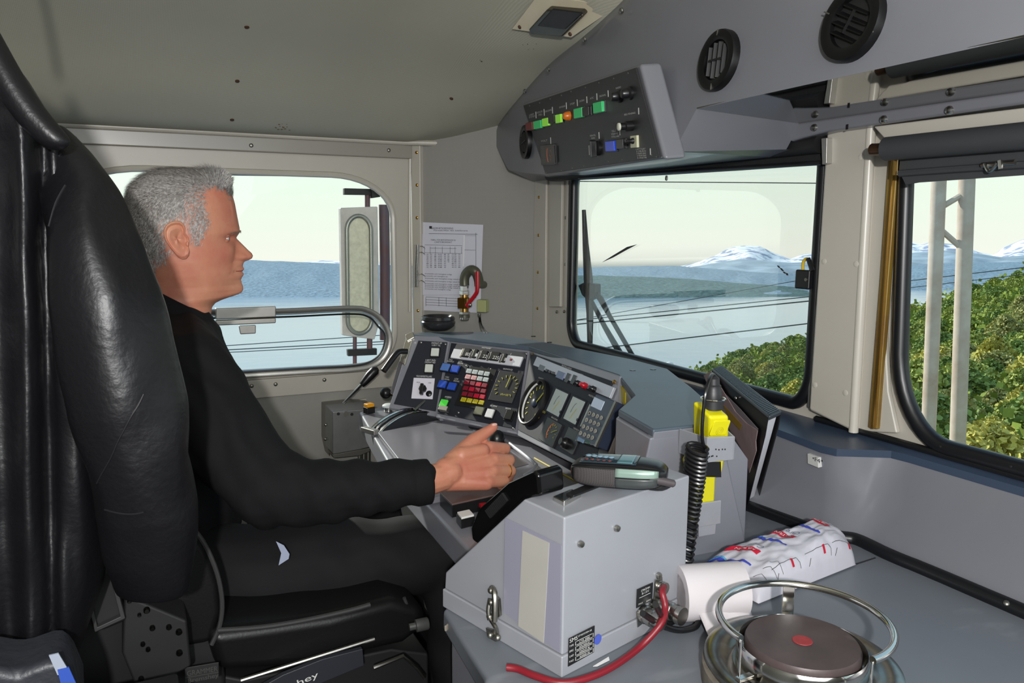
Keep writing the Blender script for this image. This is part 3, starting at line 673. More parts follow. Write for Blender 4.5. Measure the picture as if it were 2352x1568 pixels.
# windscreen roller blind (up) and side roller blind
wb=thing('roller_blind',on(1560,390,'X',1.06),'black roller blind rolled up along the top edge of the windscreen','blind')
prism('fabric',L([(1258,398),(1330,392),(1880,332),(1888,378),(1700,391),(1535,401),(1332,413),(1262,413)],'X',1.078),(.006,0,0),mat('black_blind',(24,24,26),.6),wb)
tube('roller',[on(1262,402,'X',1.072),on(1885,330,'X',1.072)],.016,m_blackm,wb,seg=14)
tube('hem_bar',[on(1330,409,'X',1.073),on(1886,374,'X',1.073)],.004,m_black,wb,seg=8)
MB().lathe(on(1531,403,'X',1.066),(0,0,-1),[(.002,0),(.003,.004),(.003,.009),(.001,.011)],8).build('pull_hook',m_zinc,wb,smooth=True)
prism('side_bracket',L([(1886,318),(1899,316),(1898,375),(1888,378)],'X',1.062),(.02,0,0),m_alu,wb,bev=.001)
rb=thing('roller_blind',on(2200,380,'X',1.04),'dark grey roller blind partly lowered over the right-hand window','blind')
tube('roller',[on(2036,342,'X',1.03),on(2480,300,'X',1.03)],.0175,mat('grey_blind',(52,54,56),.65,bump=(300,.1)),rb,seg=18)
tube('spindle',[on(2003,343,'X',1.03),on(2012,343,'X',1.03),on(2040,341,'X',1.03)],.009,mat('bronze',(90,66,48),.35,.8),rb,seg=12)
prism('fabric',L([(2068,352),(2480,318),(2480,395),(2352,402),(2108,419),(2080,424),(2066,395)],'X',1.045),(.003,0,0),MATS['grey_blind'],rb)
tube('hem_bar',[on(2066,398,'X',1.042),on(2200,388,'X',1.042),on(2480,366,'X',1.042)],.005,MATS['grey_blind'],rb,seg=8)
tube('guide_rod',[on(2058,362,'X',1.04),on(2056,402,'X',1.04)],.003,m_brass,rb,seg=8)
ct=MB();ct.tube([on(2255,379,'X',1.035),on(2332,372,'X',1.035)],.0035,seg=8);ct.tube([on(2262,376,'X',1.032),on(2270,392,'X',1.03),on(2280,388,'X',1.03),on(2290,374,'X',1.03)],.0025,seg=8,sub=3);ct.tube([on(2297,368,'X',1.03),on(2299,388,'X',1.03)],.003,seg=8)
ct.build('catch',m_steel,rb,smooth=True)
# ================================================================ DRIVER'S DESK
ZT=1.07
dk=thing('driver_desk',(.75,1.4,.5),"driver's control desk with angled black instrument panels under a blue grey cover",'control desk')
cov=[(940,768),(1035,774),(1215,794),(1420,860),(1457,907),(1420,940),(1500,986),(1590,976),(1662,969),(1640,935),(1615,912),(1590,890),(1533,846),(1450,824),(1310,796),(1120,761),(965,763)]
cp=L(cov,'Z',ZT)
prism('top_cover',cp,(0,0,-.012),m_pad,dk,bev=.003)
cen=sum(cp,V())/len(cp)
bp=[V((p.x+(cen.x-p.x)*.0+(.006 if i<4 else -.004),p.y,ZT-.012)) for i,p in enumerate(cp)]
CABP=plane(on(1500,986,'Z',ZT),on(1590,976,'Z',ZT),V((.888,.945,.84)))
bt=[]
for i,p in enumerate(bp):
    q=V((p.x,p.y,.835))
    if i in(6,7,8):q.y+=.062;q.x+=(.0,.05,.12)[i-6]
    if i in(9,10):q.x+=.06;q.y+=.05
    bt.append(q)
MB().loft([bp,bt]).build('desk_cabinet',m_grey2,dk,bev=.003)
fr=L([(1503,992),(1590,982),(1664,976),(1719,1054),(1711,1245),(1690,1262),(1545,1300),(1480,1110)],off(CABP,.004));prism('cabinet_front',fr,V((.004,.02,-.006)),m_grey2,dk,bev=.002)
prism('cabinet_front_seam',L([(1640,990),(1641,1250),(1642,1250),(1641,990)],off(CABP,.005)),V(CABP[0])*.0003,m_dtext,dk)
holes=MB()
for x,y in((1453,850),(1500,848),(1225,772),(1262,786)):holes.lathe(on(x,y,'Z',ZT),(0,0,1),[(.006,-.001),(.006,.0008)],14)
holes.build('cover_screws',m_black,dk)
# lower desk slab
sl=L([(825,945),(893,1064),(1075,1262),(1150,1270),(1300,1180),(1440,1110),(1400,1060),(1190,985),(1000,945),(905,925)],'Z',.87)
slab=prism('desk_surface',sl,(0,0,-.05),m_grey2,dk,bev=.006,bseg=3)
kn=L([(830,962),(890,1070),(1065,1268),(1075,1340),(1200,1340),(1300,1180)],'Z',.86)
prism('desk_underframe',[V((p.x+.05,p.y,.815)) for p in kn],(0,0,-.30),m_blackm,dk)
yl=MB();yl.tube([on(1228,1052,'Z',.872),on(1305,1095,'Z',.872),on(1330,1108,'Z',.872)],.0025,seg=6);yl.build('yellow_edge_strip',mat('yellowed_glue',(150,135,50),.6),dk)
# instrument panels
LPL=plane(on(950,778,'Z',1.063),on(1030,780,'Z',1.063),on(1003,945,'Z',.9))
MPL=plane(on(1035,780,'Z',1.063),on(1213,800,'Z',1.063),on(1187,988,'Z',.9))
RPL=plane(on(1222,805,'Z',1.06),on(1415,880,'Z',1.06),on(1192,992,'Z',.9))
def ipanel(name,plx,rim,facep,lab=None):
    n=V(plx[0]);o=prism(name,L(rim,off(plx,-.003)),-n*.02,m_grey2,dk,bev=.002)
    prism('panel_face',L(facep,off(plx,-.004)),n*.004,m_panel,o,bev=.0006);return o
lp_=ipanel('left_panel',LPL,[(944,770),(1035,774),(1006,958),(893,936)],[(962,783),(1028,787),(1001,945),(905,928)])
mp_=ipanel('middle_panel',MPL,[(1035,774),(1217,795),(1190,998),(1000,958)],[(1038,789),(1212,811),(1184,986),(1006,950)])
rp_=ipanel('right_panel',RPL,[(1217,795),(1424,863),(1415,930),(1398,1105),(1188,1000)],[(1222,812),(1411,877),(1402,900),(1390,1092),(1193,988)])
PLf=Panel(LPL,on(1030,780,LPL)-on(950,778,LPL));PMd=Panel(MPL,on(1213,800,MPL)-on(1035,780,MPL));PRt=Panel(RPL,on(1415,880,RPL)-on(1222,805,RPL))
wcap=mat('cream_cap',(205,208,198),.4);bcap=mat('blue_button',(42,82,190),.3);
for x,y in((1000,810),(986,847)):PLf.button(x,y,18,18,wcap,lp_)
o=PLf.block('rotary_switch',972,892,49,48,.002,mat('white_plate',(214,210,220),.5),lp_)
p,a,b=PLf.k(972,894);MB().lathe(p,PLf.n,[(.010,0),(.010,.008),(.008,.010)],8).build('switch_knob',m_black,o,smooth=True)
MB().box(p+PLf.n*.014+PLf.v*.004,PLf.u*.004,PLf.v*.0135,PLf.n*.007).build('switch_grip',m_black,o,bev=.0015)
for x,y in((967,786),(1023,790)):screw(PLf.at(x,y),PLf.n,.003,m_steel,lp_)
tx=MB();PLf.txt(tx,'STRÖMAVT UPP',1003,788,4,24);PLf.txt(tx,'H-BRYT TILL',1002,793,3.6,20);PLf.txt(tx,'H-BRYT FRÅN',989,827,4,23);PLf.txt(tx,'STRÖMAVT NED',988,832,4,24);PLf.txt(tx,'TÅGVÄRMESTÄLLARE',974,864,4,36)
tx.build('lettering',m_ltext,lp_);tx=MB();PLf.pl=off(LPL,.002);PLf.txt(tx,'FRÅN',961,878,3,8);PLf.txt(tx,'1000',987,879,3,7);tx.build('switch_lettering',m_dtext,lp_);PLf.pl=LPL
# middle panel
o=PMd.block('selector_strip',1117,822,160,23,.004,mat('strip_white',(205,206,212),.4),mp_)
for x,y,w in((1074,813,15),(1094,815,9),(1114,818,15),(1139,821,21),(1161,825,8)):
    PMd.block('thumbwheel',x,y,w,21,.009,m_black,o,bev=.002)
    PMd.block('wheel_collar',x-w/2-3,y,4,21,.007,m_zinc,o,bev=.001)
PMd.pl=off(MPL,.009);tx=MB()
for t,x,y in(('80',1074,813),('1',1094,815),('22',1114,818),('225',1139,821),('8',1161,825)):PMd.txt(tx,t,x,y,8,len(t)*4.5)
tx.build('wheel_digits',m_ltext,mp_);PMd.pl=MPL
PMd.button(1176,828,5,5,mat('red_screw',(120,40,36),.4),mp_,t=.006,name='signal_lamp')
for x,y in((1025,845),(1047,849),(1018,884),(1040,889)):
    PMd.button(x,y,17,17,bcap if (x,y)!=(1025,845) else mat('faded_blue_button',(92,130,200),.35),mp_)
PMd.button(1021,928,15,18,em('lit_green_square',(70,190,60),.45),mp_)
PMd.button(1070,900,0.1,0.1,m_black,mp_)if False else None
kb=PMd.block('key_block',1093,890,62,98,.002,m_black,mp_);PMd.pl=off(MPL,.002)
kw=mat('key_pale',(190,200,200),.45);kp=mat('key_pink',(225,170,170),.45);kr=mat('key_dark_red',(128,16,40),.4);kr2=mat('key_red',(180,14,48),.4,emit=.08);ky=mat('key_yellow',(200,185,20),.4)
hot={(2,2),(3,1),(4,2),(4,3)}
for r in range(6):
    for c_ in range(4):
        x,y=1078+13.6*c_-2.55*r,852.5+2.2*c_+13.1*r
        m=kw if r==0 or(r==1 and c_>1) else kp if r==1 else ky if r==5 else(kr2 if (r,c_) in hot else kr)
        PMd.block('key',x,y,10.8,10,.003,m,kb,bev=.0006,base=0)
tx=MB()
for r in(0,1,5):
    for c_ in range(4):
        x,y=1078+13.6*c_-2.55*r,852.5+2.2*c_+13.1*r;PMd.pl=off(MPL,.0052)
        for q in(-2,1):PMd.txt(tx,'BROMS' if (r+c_+q)%2 else 'FELX',x,y+q,1.8,8)
tx.build('key_lettering',m_dtext,kb)
PMd.pl=MPL
o=PMd.block('pressure_gauge',1163,890,56,72,.004,mat('gauge_black',(34,35,38),.35),mp_)
yp=mat('yellow_print',(170,165,50),.6,emit=.05);PMd.pl=off(MPL,.004);PMd.dial(o,1163,888,29,yp,-135,135,13,3)
tx=MB();PMd.txt(tx,'kPa×100',1159,906,5,18);tx.build('gauge_lettering',yp,o);PMd.pl=MPL
PMd.button(1127,951,16,20,mat('white_cap',(222,222,222),.4),mp_);PMd.button(1102,945,18,18,mat('smoky_cap',(128,130,110),.25),mp_);PMd.button(1171,955,16,22,m_black,mp_)
MB().box(on(1026,944,MPL)+PMd.n*.012,PMd.u*.013,PMd.v*.006,PMd.n*.006).build('rocker_switch',m_zinc,mp_,bev=.001)
tx=MB()
for t,x,y,w in(('HASTIGHET',1118,799,22),('TÅG',1035,826,9),('BROMSPROV',1035,830,16),('LOK',1058,830,9),('BROMS',1058,834,12),('TÅG',1027,866,9),('SIGNAL',1027,871,12),('LOK',1049,870,9),('SIGNAL',1049,875,14),('BROMSTRYCK',1167,848,22),('BROMSÖK',1030,912,15),('SLIRN',1134,932,15),('SIGN',1167,938,12),('K',1093,809,3),('C',1174,813,3)):PMd.txt(tx,t,x,y,3.6,w)
tx.build('lettering',m_ltext,mp_)
for x,y in((1209,812),(1180,984),(1053,947),(1072,840),(1128,848),(1107,955)):screw(PMd.at(x,y),PMd.n,.0028,m_steel,mp_)
# right panel
o=PRt.block('selector_strip',1312,863,190,24,.005,mat('strip_silver',(178,182,192),.35,.2),rp_)
PRt.pl=off(RPL,.005)
PRt.block('display',1244,845,13,13,.001,mat('lcd_grey',(84,88,96),.3),o)
for x,y in((1257,851),(1264,854),(1272,857)):PRt.button(x,y,4,5,MATS['red_screw'],o,t=.003,name='signal_lamp')
PRt.block('display',1288,862,17,17,.002,mat('lcd_blue',(88,100,135),.3),o)
for x,y in((1304,868),(1318,872)):PRt.block('slot',x,y,8,22,.002,m_black,o)
for x,y,m in((1331,882,m_black),(1346,887,m_red),(1366,895,m_black)):
    p,a,b=PRt.k(x,y);MB().lathe(p,PRt.n,[(.0062,0),(.0062,.007),(.0045,.009),(.004,.015)],14).build('control_knob',m,o,smooth=True)
PRt.pl=RPL
# speedometer
p,a,b=PRt.k(1231,926);rr=.0535
o=MB().lathe(p,PRt.n,[(rr,-.001),(rr,.010),(rr*.95,.013),(rr*.90,.012),(rr*.88,.003)],48).build('speedometer',m_black,rp_,smooth=True)
MB().lathe(p,PRt.n,[(rr*.88,.002),(rr*.88,.003)],48).build('dial_face',mat('dial_charcoal',(50,52,56),.45),o)
PRt.pl=off(RPL,.0035);PRt.dial(o,1231,926,44,yp,-140,140,15,30);tx=MB();PRt.txt(tx,'km/h',1234,955,7,12);PRt.txt(tx,'200',1249,945,6,9);PRt.txt(tx,'0',1220,905,6,4);tx.build('dial_lettering',yp,o)
arc=[p+(PRt.u*-math.cos(t)*.86+PRt.v*math.sin(t)*.86)*rr+PRt.n*.005 for t in[-1.0+2.1*i/14 for i in range(15)]];MB().tube(arc,.0022,seg=6).build('reflector_arc',m_white,o,smooth=True)
MB().lathe(p,PRt.n,[(.010,.003),(.010,.007),(.007,.009)],20).build('hub',mat('hub_blue',(40,50,66),.35),o,smooth=True)
PRt.pl=RPL
mf=mat('meter_face',(170,180,176),.35);
for x,y in((1280,924),(1319,942),(1357,960)):
    o=PRt.block('panel_meter',x,y,36,64,.004,m_panel,rp_);PRt.pl=off(RPL,.004);PRt.block('meter_face',x,y,31,56,.0006,mf,o,base=0)
    p,a,b=PRt.k(x-2,y+8);MB().tube([p+(PRt.u*-math.cos(t)*.012+PRt.v*-math.sin(t)*.022)+PRt.n*.001 for t in[i*.12 for i in range(12)]],.0003,seg=4).build('scale_arc',m_dtext,o)
    MB().box(p+PRt.n*.0012,(PRt.u*.4+PRt.v*-.9)*.013,PRt.u*.0006,PRt.n*.0002).build('needle',yp,o);p,a,b=PRt.k(x+8,y+22);MB().lathe(p,PRt.n,[(.003,0),(.003,.002)],12).build('adjuster',m_black,o)
    PRt.pl=RPL
o=PRt.block('pressure_gauge',1267,993,38,56,.005,MATS['gauge_black'],rp_);PRt.pl=off(RPL,.0055);PRt.dial(o,1268,993,20,yp,-120,120,9,60);p,a,b=PRt.k(1266,993);MB().tube([p+(PRt.u*-math.cos(t)*.017+PRt.v*math.sin(t)*.019) for t in[-1.3+i*.2 for i in range(12)]],.0006,seg=5).build('scale_arc',MATS['orange_print'],o);PRt.pl=RPL
o=PRt.block('selector_switch',1313,1012,34,52,.003,MATS['gauge_black'],rp_);p,a,b=PRt.k(1306,1020);MB().lathe(p,PRt.n,[(.011,0),(.011,.010),(.008,.013),(.007,.02)],16).build('switch_knob',m_black,o,smooth=True)
tx=MB()
for t,x,y,w in(('INSTÄLLNING',1302,843,24),('HAST',1243,869,11),('BROMS',1274,961,16),('TRYCK',1324,986,16),('MOTOR',1360,910,16),('1 2',1312,1030,10),('A',1251,835,3),('P',1266,840,3),('ATC',1335,860,10)):PRt.txt(tx,t,x,y,4,w)
tx.build('lettering',m_ltext,rp_)
screw(PRt.at(1411,877),PRt.n,.004,m_brass,rp_);screw(PRt.at(1223,813),PRt.n,.003,m_brass,rp_)
ys=prism('warning_sticker',[on(1430,883,'Z',1.055),on(1443,900,'Z',1.055),on(1443,900,'Z',1.055)+V((0,0,-.025)),on(1430,883,'Z',1.055)+V((0,0,-.025))],(-.008,-.002,0),mat('yellow_sticker',(200,180,30),.5),dk)
# radio keypad unit in front of the right panel
KP=off(RPL,.042);ku=thing('radio_keypad',on(1365,965,KP),'slim dark keypad unit with a pale screen and sixteen round keys on the desk front','keypad')
PK=Panel(KP,PRt.u)
kb=prism('housing',L([(1369,904),(1412,920),(1366,1024),(1319,1011)],KP),-PK.n*.036,mat('slate_plastic',(46,54,72),.35),ku,bev=.002)
prism('side_rail',L([(1411,920),(1415,922),(1368,1026),(1364,1024)],off(KP,.0005)),-PK.n*.004,m_zinc,ku)
PK.block('screen',1373,927,26,23,.001,mat('lcd_pale',(175,190,212),.25),ku)
kc=mat('key_grey',(150,150,140),.45)
for r in range(4):
    for c_ in range(4):
        x,y=1354.5+9*c_-6.8*r,949+3.5*c_+15.2*r;p,a,b=PK.k(x,y);MB().lathe(p,PK.n,[(.0042,-.001),(.0042,.0015),(.003,.0024)],12).build('key',kc,kb,smooth=True)
PK.pl=off(KP,.0026);tx=MB();dg='123A456B789C*0#D'
for r in range(4):
    for c_ in range(4):PK.txt(tx,dg[r*4+c_],1354.5+9*c_-6.8*r,949+3.5*c_+15.2*r,5,3)
tx.build('key_digits',m_dtext,kb)
PK.pl=KP;PK.block('label',1334,1010,16,9,.0008,mat('label_blue',(110,140,170),.5),ku);PK.block('label',1349,1014,12,7,.0008,mat('label_green',(40,80,70),.5),ku)
prism('speaker_housing',L([(1412,925),(1440,948),(1400,1060),(1370,1040)],off(RPL,.012)),-PK.n*.03,m_black,ku,bev=.004)
pv=on(1430,1020,'X',.70);prism('side_grille',L([(1417,988),(1463,982),(1436,1062),(1388,1060)],'X',.69),(.01,0,0),m_black,dk,bev=.001)
MB().box(on(1424,1025,'X',.688),(0,0,.035),(0,.0008,0),(.001,0,0)).build('grille_rib',m_zinc,dk)
# controls at the left of the desk
D0='Z'
o=MB();hb=on(848,948,'Z',.872)
o=thing('push_button_box',hb,'small black box with an amber push button on the left corner of the desk','button');MB().box(hb+V((0,0,.008)),(.011,.004,0),(-.003,.010,0),(0,0,.008)).build('housing',m_black,o,bev=.001)
MB().box(hb+V((0,0,.0205)),(.010,.0035,0),(-.003,.009,0),(0,0,.0045)).build('button_cap',mat('amber_cap',(205,140,20),.3,emit=.08),o,bev=.002)
kx=on(893,944,'Z',.872);o=thing('mushroom_button',kx,'round white mushroom knob on the desk beside the amber button','knob')
MB().lathe(kx,(0,0,1),[(.012,0),(.012,.010)],20).build('stem',m_chrome,o,smooth=True);MB().lathe(kx+V((0,0,.010)),(0,0,1),[(.012,0),(.0165,.002),(.0165,.006),(.012,.009),(.003,.010)],28).build('cap',mat('pale_knob',(214,220,220),.35),o,smooth=True)
# power controller quadrant
qa,qb=on(872,996,'Z',.872),on(1016,962,'Z',.872);qd=(qb-qa);ql=qd.length;qu=qd.normalized();qn=qu.cross(V((0,0,1))).normalized();qn=-qn if qn.dot(CV-qa)<0 else qn
ctl=thing('power_controller',(qa+qb)/2,'black arched controller quadrant with a chrome rim and a ball-topped lever','lever')
qp=[];N=18
for i in range(N+1):
    t=i/N;qp.append(qa+qu*ql*t+V((0,0,.033*math.sin(math.pi*(t*.98+.01))**.75)))
MB().prism([qa]+qp[1:-1]+[qb],-qn*.034).build('quadrant',mat('quadrant_grey',(44,46,50),.45),ctl,bev=.001)
MB().tube([q+qn*.001 for q in qp],.0022,seg=8).build('rim',m_chrome,ctl,smooth=True)
MB().tube([q-qn*.034 for q in qp],.004,seg=8).build('rear_rim',m_chrome,ctl,smooth=True)
MB().prism([q-qn*.014+V((0,0,.0015)) for q in qp]+[q-qn*.020+V((0,0,.0015)) for q in reversed(qp)],(0,0,.001)).build('slot',m_black,ctl)
lb=qp[11]-qn*.017;lt=V(on(987,912,(tuple(qn),qn.dot(lb))));MB().tube([lb,lt],.0042,seg=12).build('lever_rod',m_steel,ctl,smooth=True);MB().sph(lt+V((0,0,.006)),.0125,24,16).build('ball_grip',m_black,ctl,smooth=True)
MB().box(qa-qu*.012+V((0,0,.006))-qn*.02,qu*.008,qn*.025,(0,0,.006)).build('end_block',m_alu,ctl,bev=.002)
bk=on(886,912,'Z',.885);o=thing('ball_lever',bk,'short lever with a black ball knob beneath the bracket at the desk corner','lever');MB().sph(bk+V((0,0,.012)),.0155,24,16).build('ball_grip',m_black,o,smooth=True);MB().tube([bk+V((.01,0,.01)),bk+V((.035,.01,0))],.006,seg=10).build('lever_rod',m_brass,o,smooth=True)
# bracket with black handle beside the left panel
pb=off(LPL,.012);hv=thing('brake_lever',on(925,820,pb),'black cranked handle on a bright steel bracket beside the left panel','lever')
prism('bracket',L([(935,765),(950,770),(930,838),(917,830)],pb),-PLf.n*.012,mat('bright_steel',(225,220,205),.22,.9),hv,bev=.002)
prism('upper_clip',L([(930,768),(948,760),(952,775),(934,785)],off(pb,.004)),-PLf.n*.016,MATS['bright_steel'],hv,bev=.003)
prism('guard_strip',L([(914,835),(932,800),(936,806),(912,908),(896,902)],off(LPL,-.02)),-PLf.n*.01,mat('grey_strip',(84,82,86),.4),hv,bev=.001)
MB().tube([on(936,807,off(pb,.01)),on(918,808,off(pb,.02)),on(906,818,off(pb,.03)),on(881,852,off(pb,.04))],[.007,.008,.008,.0075],seg=12,sub=3).build('handle',m_black,hv,smooth=True)
# document tray
ZTR=.884
tr=thing('document_tray',on(1050,1030,'Z',.872),'shiny grey document tray lying on the desk under the hand','tray')
tp_=[(868,992),(1012,963),(1075,957),(1112,976),(1228,1064),(1222,1088),(1110,1120),(985,1145)]
prism('tray_plate',L(tp_,'Z',ZTR),(0,0,-.011),mat('tray_metal',(150,148,156),.24,.45,bump=(60,.05)),tr,bev=.002)
tube('rim',[on(1012,963,'Z',.892),on(1066,953,'Z',.892),on(1085,958,'Z',.892),on(1150,1003,'Z',.892),on(1222,1058,'Z',.892),on(1229,1074,'Z',.892),on(1205,1092,'Z',.892)],.004,mat('grey_rim',(150,152,160),.2,.3),tr,seg=8,sub=3)
prism('recess',L([(1062,965),(1100,980),(1112,996),(1080,984)],'Z',ZTR+.0003),(0,0,.0004),m_panel,tr);prism('recess',L([(1168,1034),(1214,1066),(1176,1076),(1160,1050)],'Z',ZTR+.0003),(0,0,.0004),mat('brown_recess',(70,64,66),.5),tr)
kk=on(1141,1016,'Z',.886);tag(MB().lathe(kk,(0,0,1),[(.018,0),(.018,.010),(.015,.020),(.008,.026),(.001,.027)],24).build('control_knob',m_black,smooth=True),'round black knob under the driver\'s fingers on the tray','knob')
# brown pad box and white button
bx=L([(1010,1130),(1148,1102),(1170,1128),(1038,1157)],'Z',.895);o=thing('pad_holder',(bx[0]+bx[2])/2-V((0,0,.024)),'brown topped flat box at the near corner of the desk','box')
MB().prism([p-V((0,0,.003)) for p in bx],(0,0,-.021)).build('case',m_black,o,bev=.001);MB().prism(bx,(0,0,-.003)).build('lid',mat('brown_lid',(98,80,76),.35,bump=(300,.1)),o,bev=.001)
q=on(1110,1160,'Z',.886);MB().box(q,(.006,0,0),(0,.004,0),(0,0,.003)).build('red_tab',m_red,o)
bb=L([(1050,1175),(1078,1169),(1089,1181),(1060,1188)],'Z',.889);o=thing('push_button_box',sum(bb,V())/4-V((0,0,.018)),'small black box with a square white cap at the near desk corner','button')
MB().prism([p+(p-sum(bb,V())/4)*.12-V((0,0,.003)) for p in bb],(0,0,-.0155)).build('housing',m_black,o,bev=.001);MB().prism(bb,(0,0,-.004)).build('button_cap',m_white,o,bev=.0008)
# ================================================================ COUNTER AND LOWER WALL ON THE RIGHT
ZC=.84
cpx=[(1017,1400),(1060,1470),(1112,1555),(1100,1720)]
cpt=L(cpx,'Z',ZC)+[V((.10,-.55,ZC)),V((1.06,-.55,ZC)),on(2352,1412,'Z',ZC),on(2020,1272,'Z',ZC),on(1965,1244,'Z',ZC),on(1905,1234,'Z',ZC),on(1720,1168,'Z',ZC),on(1640,1180,'Z',ZC),V((.80,1.0,ZC)),V((.60,1.05,ZC)),on(1100,1310,'Z',ZC)]
ct_=thing('counter',sum(cpt,V())/len(cpt)-V((0,0,.2)),'wide grey laminate counter running along the front wall beside the desk','counter')
prism('worktop',cpt,(0,0,-.03),m_counter,ct_,bev=.006,bseg=3)
prism('pedestal',[V((p.x+(.58-p.x)*.03,p.y+(.6-p.y)*.03,.81)) for p in cpt],(0,0,-.55),m_grey2,ct_,bev=.01)
prism('sheet_seam',[on(1790,1350,'Z',ZC),on(2010,1280,'Z',ZC),on(2012,1282,'Z',ZC),on(1792,1353,'Z',ZC)],(0,0,.0006),m_dtext,ct_)
mb=MB()
for x,y in((1030,1438),(1105,1517)):
    mb.box(on(x,y,'Z',ZC-.012)-V((.002,.001,0)),(.004,.003,0),(.001,-.001,0),(0,0,.004))
mb.build('paint_chips',mat('bare_primer',(130,122,110),.7),ct_,bev=.001)
# lower wall below the windows
bot=[on(1640,1140,'Z',ZC),on(1720,1168,'Z',ZC),on(1880,1226,'Z',ZC),on(1925,1238,'Z',ZC),on(1965,1244,'Z',ZC),on(2005,1262,'Z',ZC),on(2060,1288,'Z',ZC),on(2352,1412,'Z',ZC),V((1.054,-.55,ZC))]
top=[on(1640,945,'Z',.995),on(1740,972,'Z',.995),on(1890,1028,'Z',.995),on(1925,1036,'Z',.995),on(2000,1038,'Z',.995),on(2050,1040,'Z',.995),on(2090,1050,'Z',.995),on(2352,1126,'Z',.995),V((1.064,-.55,.995))]
rows=[]
for b_,t_ in zip(bot,top):rows.append([b_+V((0,0,-.02)),b_,b_.lerp(t_,.12)+V((.006,0,0)),b_.lerp(t_,.5)+V((.005,0,0)),b_.lerp(t_,.92),t_])
struct(MB().loft(rows,closed=False).build('wall_front',m_grey,smooth='all'))
back=[V((1.1,max(-.55,t_.y+ (.06 if i<7 else 0)),1.004)) for i,t_ in enumerate(top)]
lg=MB();tt=[t_+V((-.003,0,.004)) for t_ in top];b2=[V((1.1,q.y,1.008)) for q in back]
b2[0]=V((1.1,1.5,1.008));tt=[V((.90,1.4,1.0))]+tt;b2=[V((1.1,1.6,1.008))]+b2
lg.loft([[t_+V((0,0,-.012)),t_,q] for t_,q in zip(tt,b2)],closed=False);struct(lg.build('trim_14',m_ledge,smooth=True))
struct(MB().tube([V((1.092,y,1.012)) for y in(1.0,.85,.6,.3,-.5)],.006,seg=8).build('trim_15',m_rub,smooth=True))
for px,py in((2162,1028),(2324,1074)):screw(on(px,py,'X',1.088),(-1,0,0),.005,m_blackm,ct_,'screw')
sl_=struct(MB().tube([p+V((-.004,-.004,.006)) for p in bot],.011,seg=10,sub=4).build('trim_16',m_rub,smooth=True))
for px,py in((1755,1168),(2312,1385)):screw(on(px,py,'Z',.852),(-.5,-.3,.8),.004,m_zinc,sl_)
wp=plane(top[1],top[2],bot[2]);fp=thing('number_plate',on(1878,1055,wp),'small white plate lettered F4 on the grey wall below the windscreen','sign')
PF=Panel(off(wp,.0),top[2]-top[1]);PF.pl=off(wp,-.004)
PF.block('plate',1878,1055,27,23,.010,mat('plate_white',(200,200,196),.5),fp)
PF.pl=off(wp,.0062);mb=MB();PF.txt(mb,'F4',1878,1056,10,13);mb.build('lettering',m_dtext,fp)
for x,y in((1868,1052),(1888,1058)):PF.disc(MB(),x,y,4,.0006).build('rivet',m_dtext,fp)
# ================================================================ WHITE EQUIPMENT BOX
b0=on(1016,1393,'Z',ZC);b1=on(1290,1558,'Z',ZC);b2_=on(1545,1395,'Z',ZC);e2=(b0-b1).normalized();e1=(b2_-b1);e1=(e1-e2*e1.dot(e2)).normalized();up=V((0,0,1))
WB,DB,ZB=.235,(b0-b1).length,1.030
eq=thing('equipment_case',b1,'white enamelled metal case with a black sloping bezel standing on the grey counter','case')
LF=plane(b0,b1,b1+up);RF=plane(b1,b2_,b1+up);LF=(LF[0],LF[0]@np.array(b1));RF=(np.array(-e2),float((-e2)@b1))
prof=[(0.002,ZC+.026),(0.002,ZB)]
p1=on(1200,1147,LF);p2=on(1020,1315,LF);p3=on(1018,1363,LF)
f2=lambda p:((p-b1).dot(e2),p.z)
prof+=[f2(p1),f2(p2),(f2(p3)[0],ZC+.026)]
def lw(a,z,s=0):return b1+e2*a+V((0,0,z-b1.z))+e1*s
MB().prism([lw(a,z,.002) for a,z in prof],e1*(WB-.004)).build('body',m_box,eq,bev=.0025)
MB().prism([lw(a,z) for a,z in((0,ZC),(DB,ZC),(DB,ZC+.026),(0,ZC+.026))],e1*WB).build('base_tray',m_box,eq,bev=.002)
bz=[(1203,1146),(1095,1250),(1083,1240),(1080,1212),(1098,1168),(1166,1108),(1226,1080),(1236,1090),(1240,1140)]
bzp=[on(x,y,off(LF,-.012)) for x,y in bz]
o=MB().prism(bzp,e1*.042).build('black_bezel',mat('gloss_black',(10,10,11),.12),eq,bev=.006,bseg=3)
rb_=MB()
for i in range(14):
    c_=on(1122+i*2.9,1180-i*3.0,off(LF,-.0105));rb_.box(c_,e1*.002,(e2*.6-up*.8)*.0006,(e2*.8+up*.6)*.006)
rb_.build('cooling_ribs',m_blackm,o)
PL_=Panel(LF,-e2);PR_=Panel(RF,e1)
prism('label_window',L([(1161,1189),(1290,1252),(1287,1497),(1157,1404)],off(LF,.001)),V(LF[0])*.0008,mat('lilac_film',(138,137,152),.4),eq)
prism('paper_label',L([(1201,1218),(1262,1246),(1249,1476),(1191,1437)],off(LF,.0018)),V(LF[0])*.0006,mat('old_paper',(166,164,156),.6,var=(12,.04)),eq)
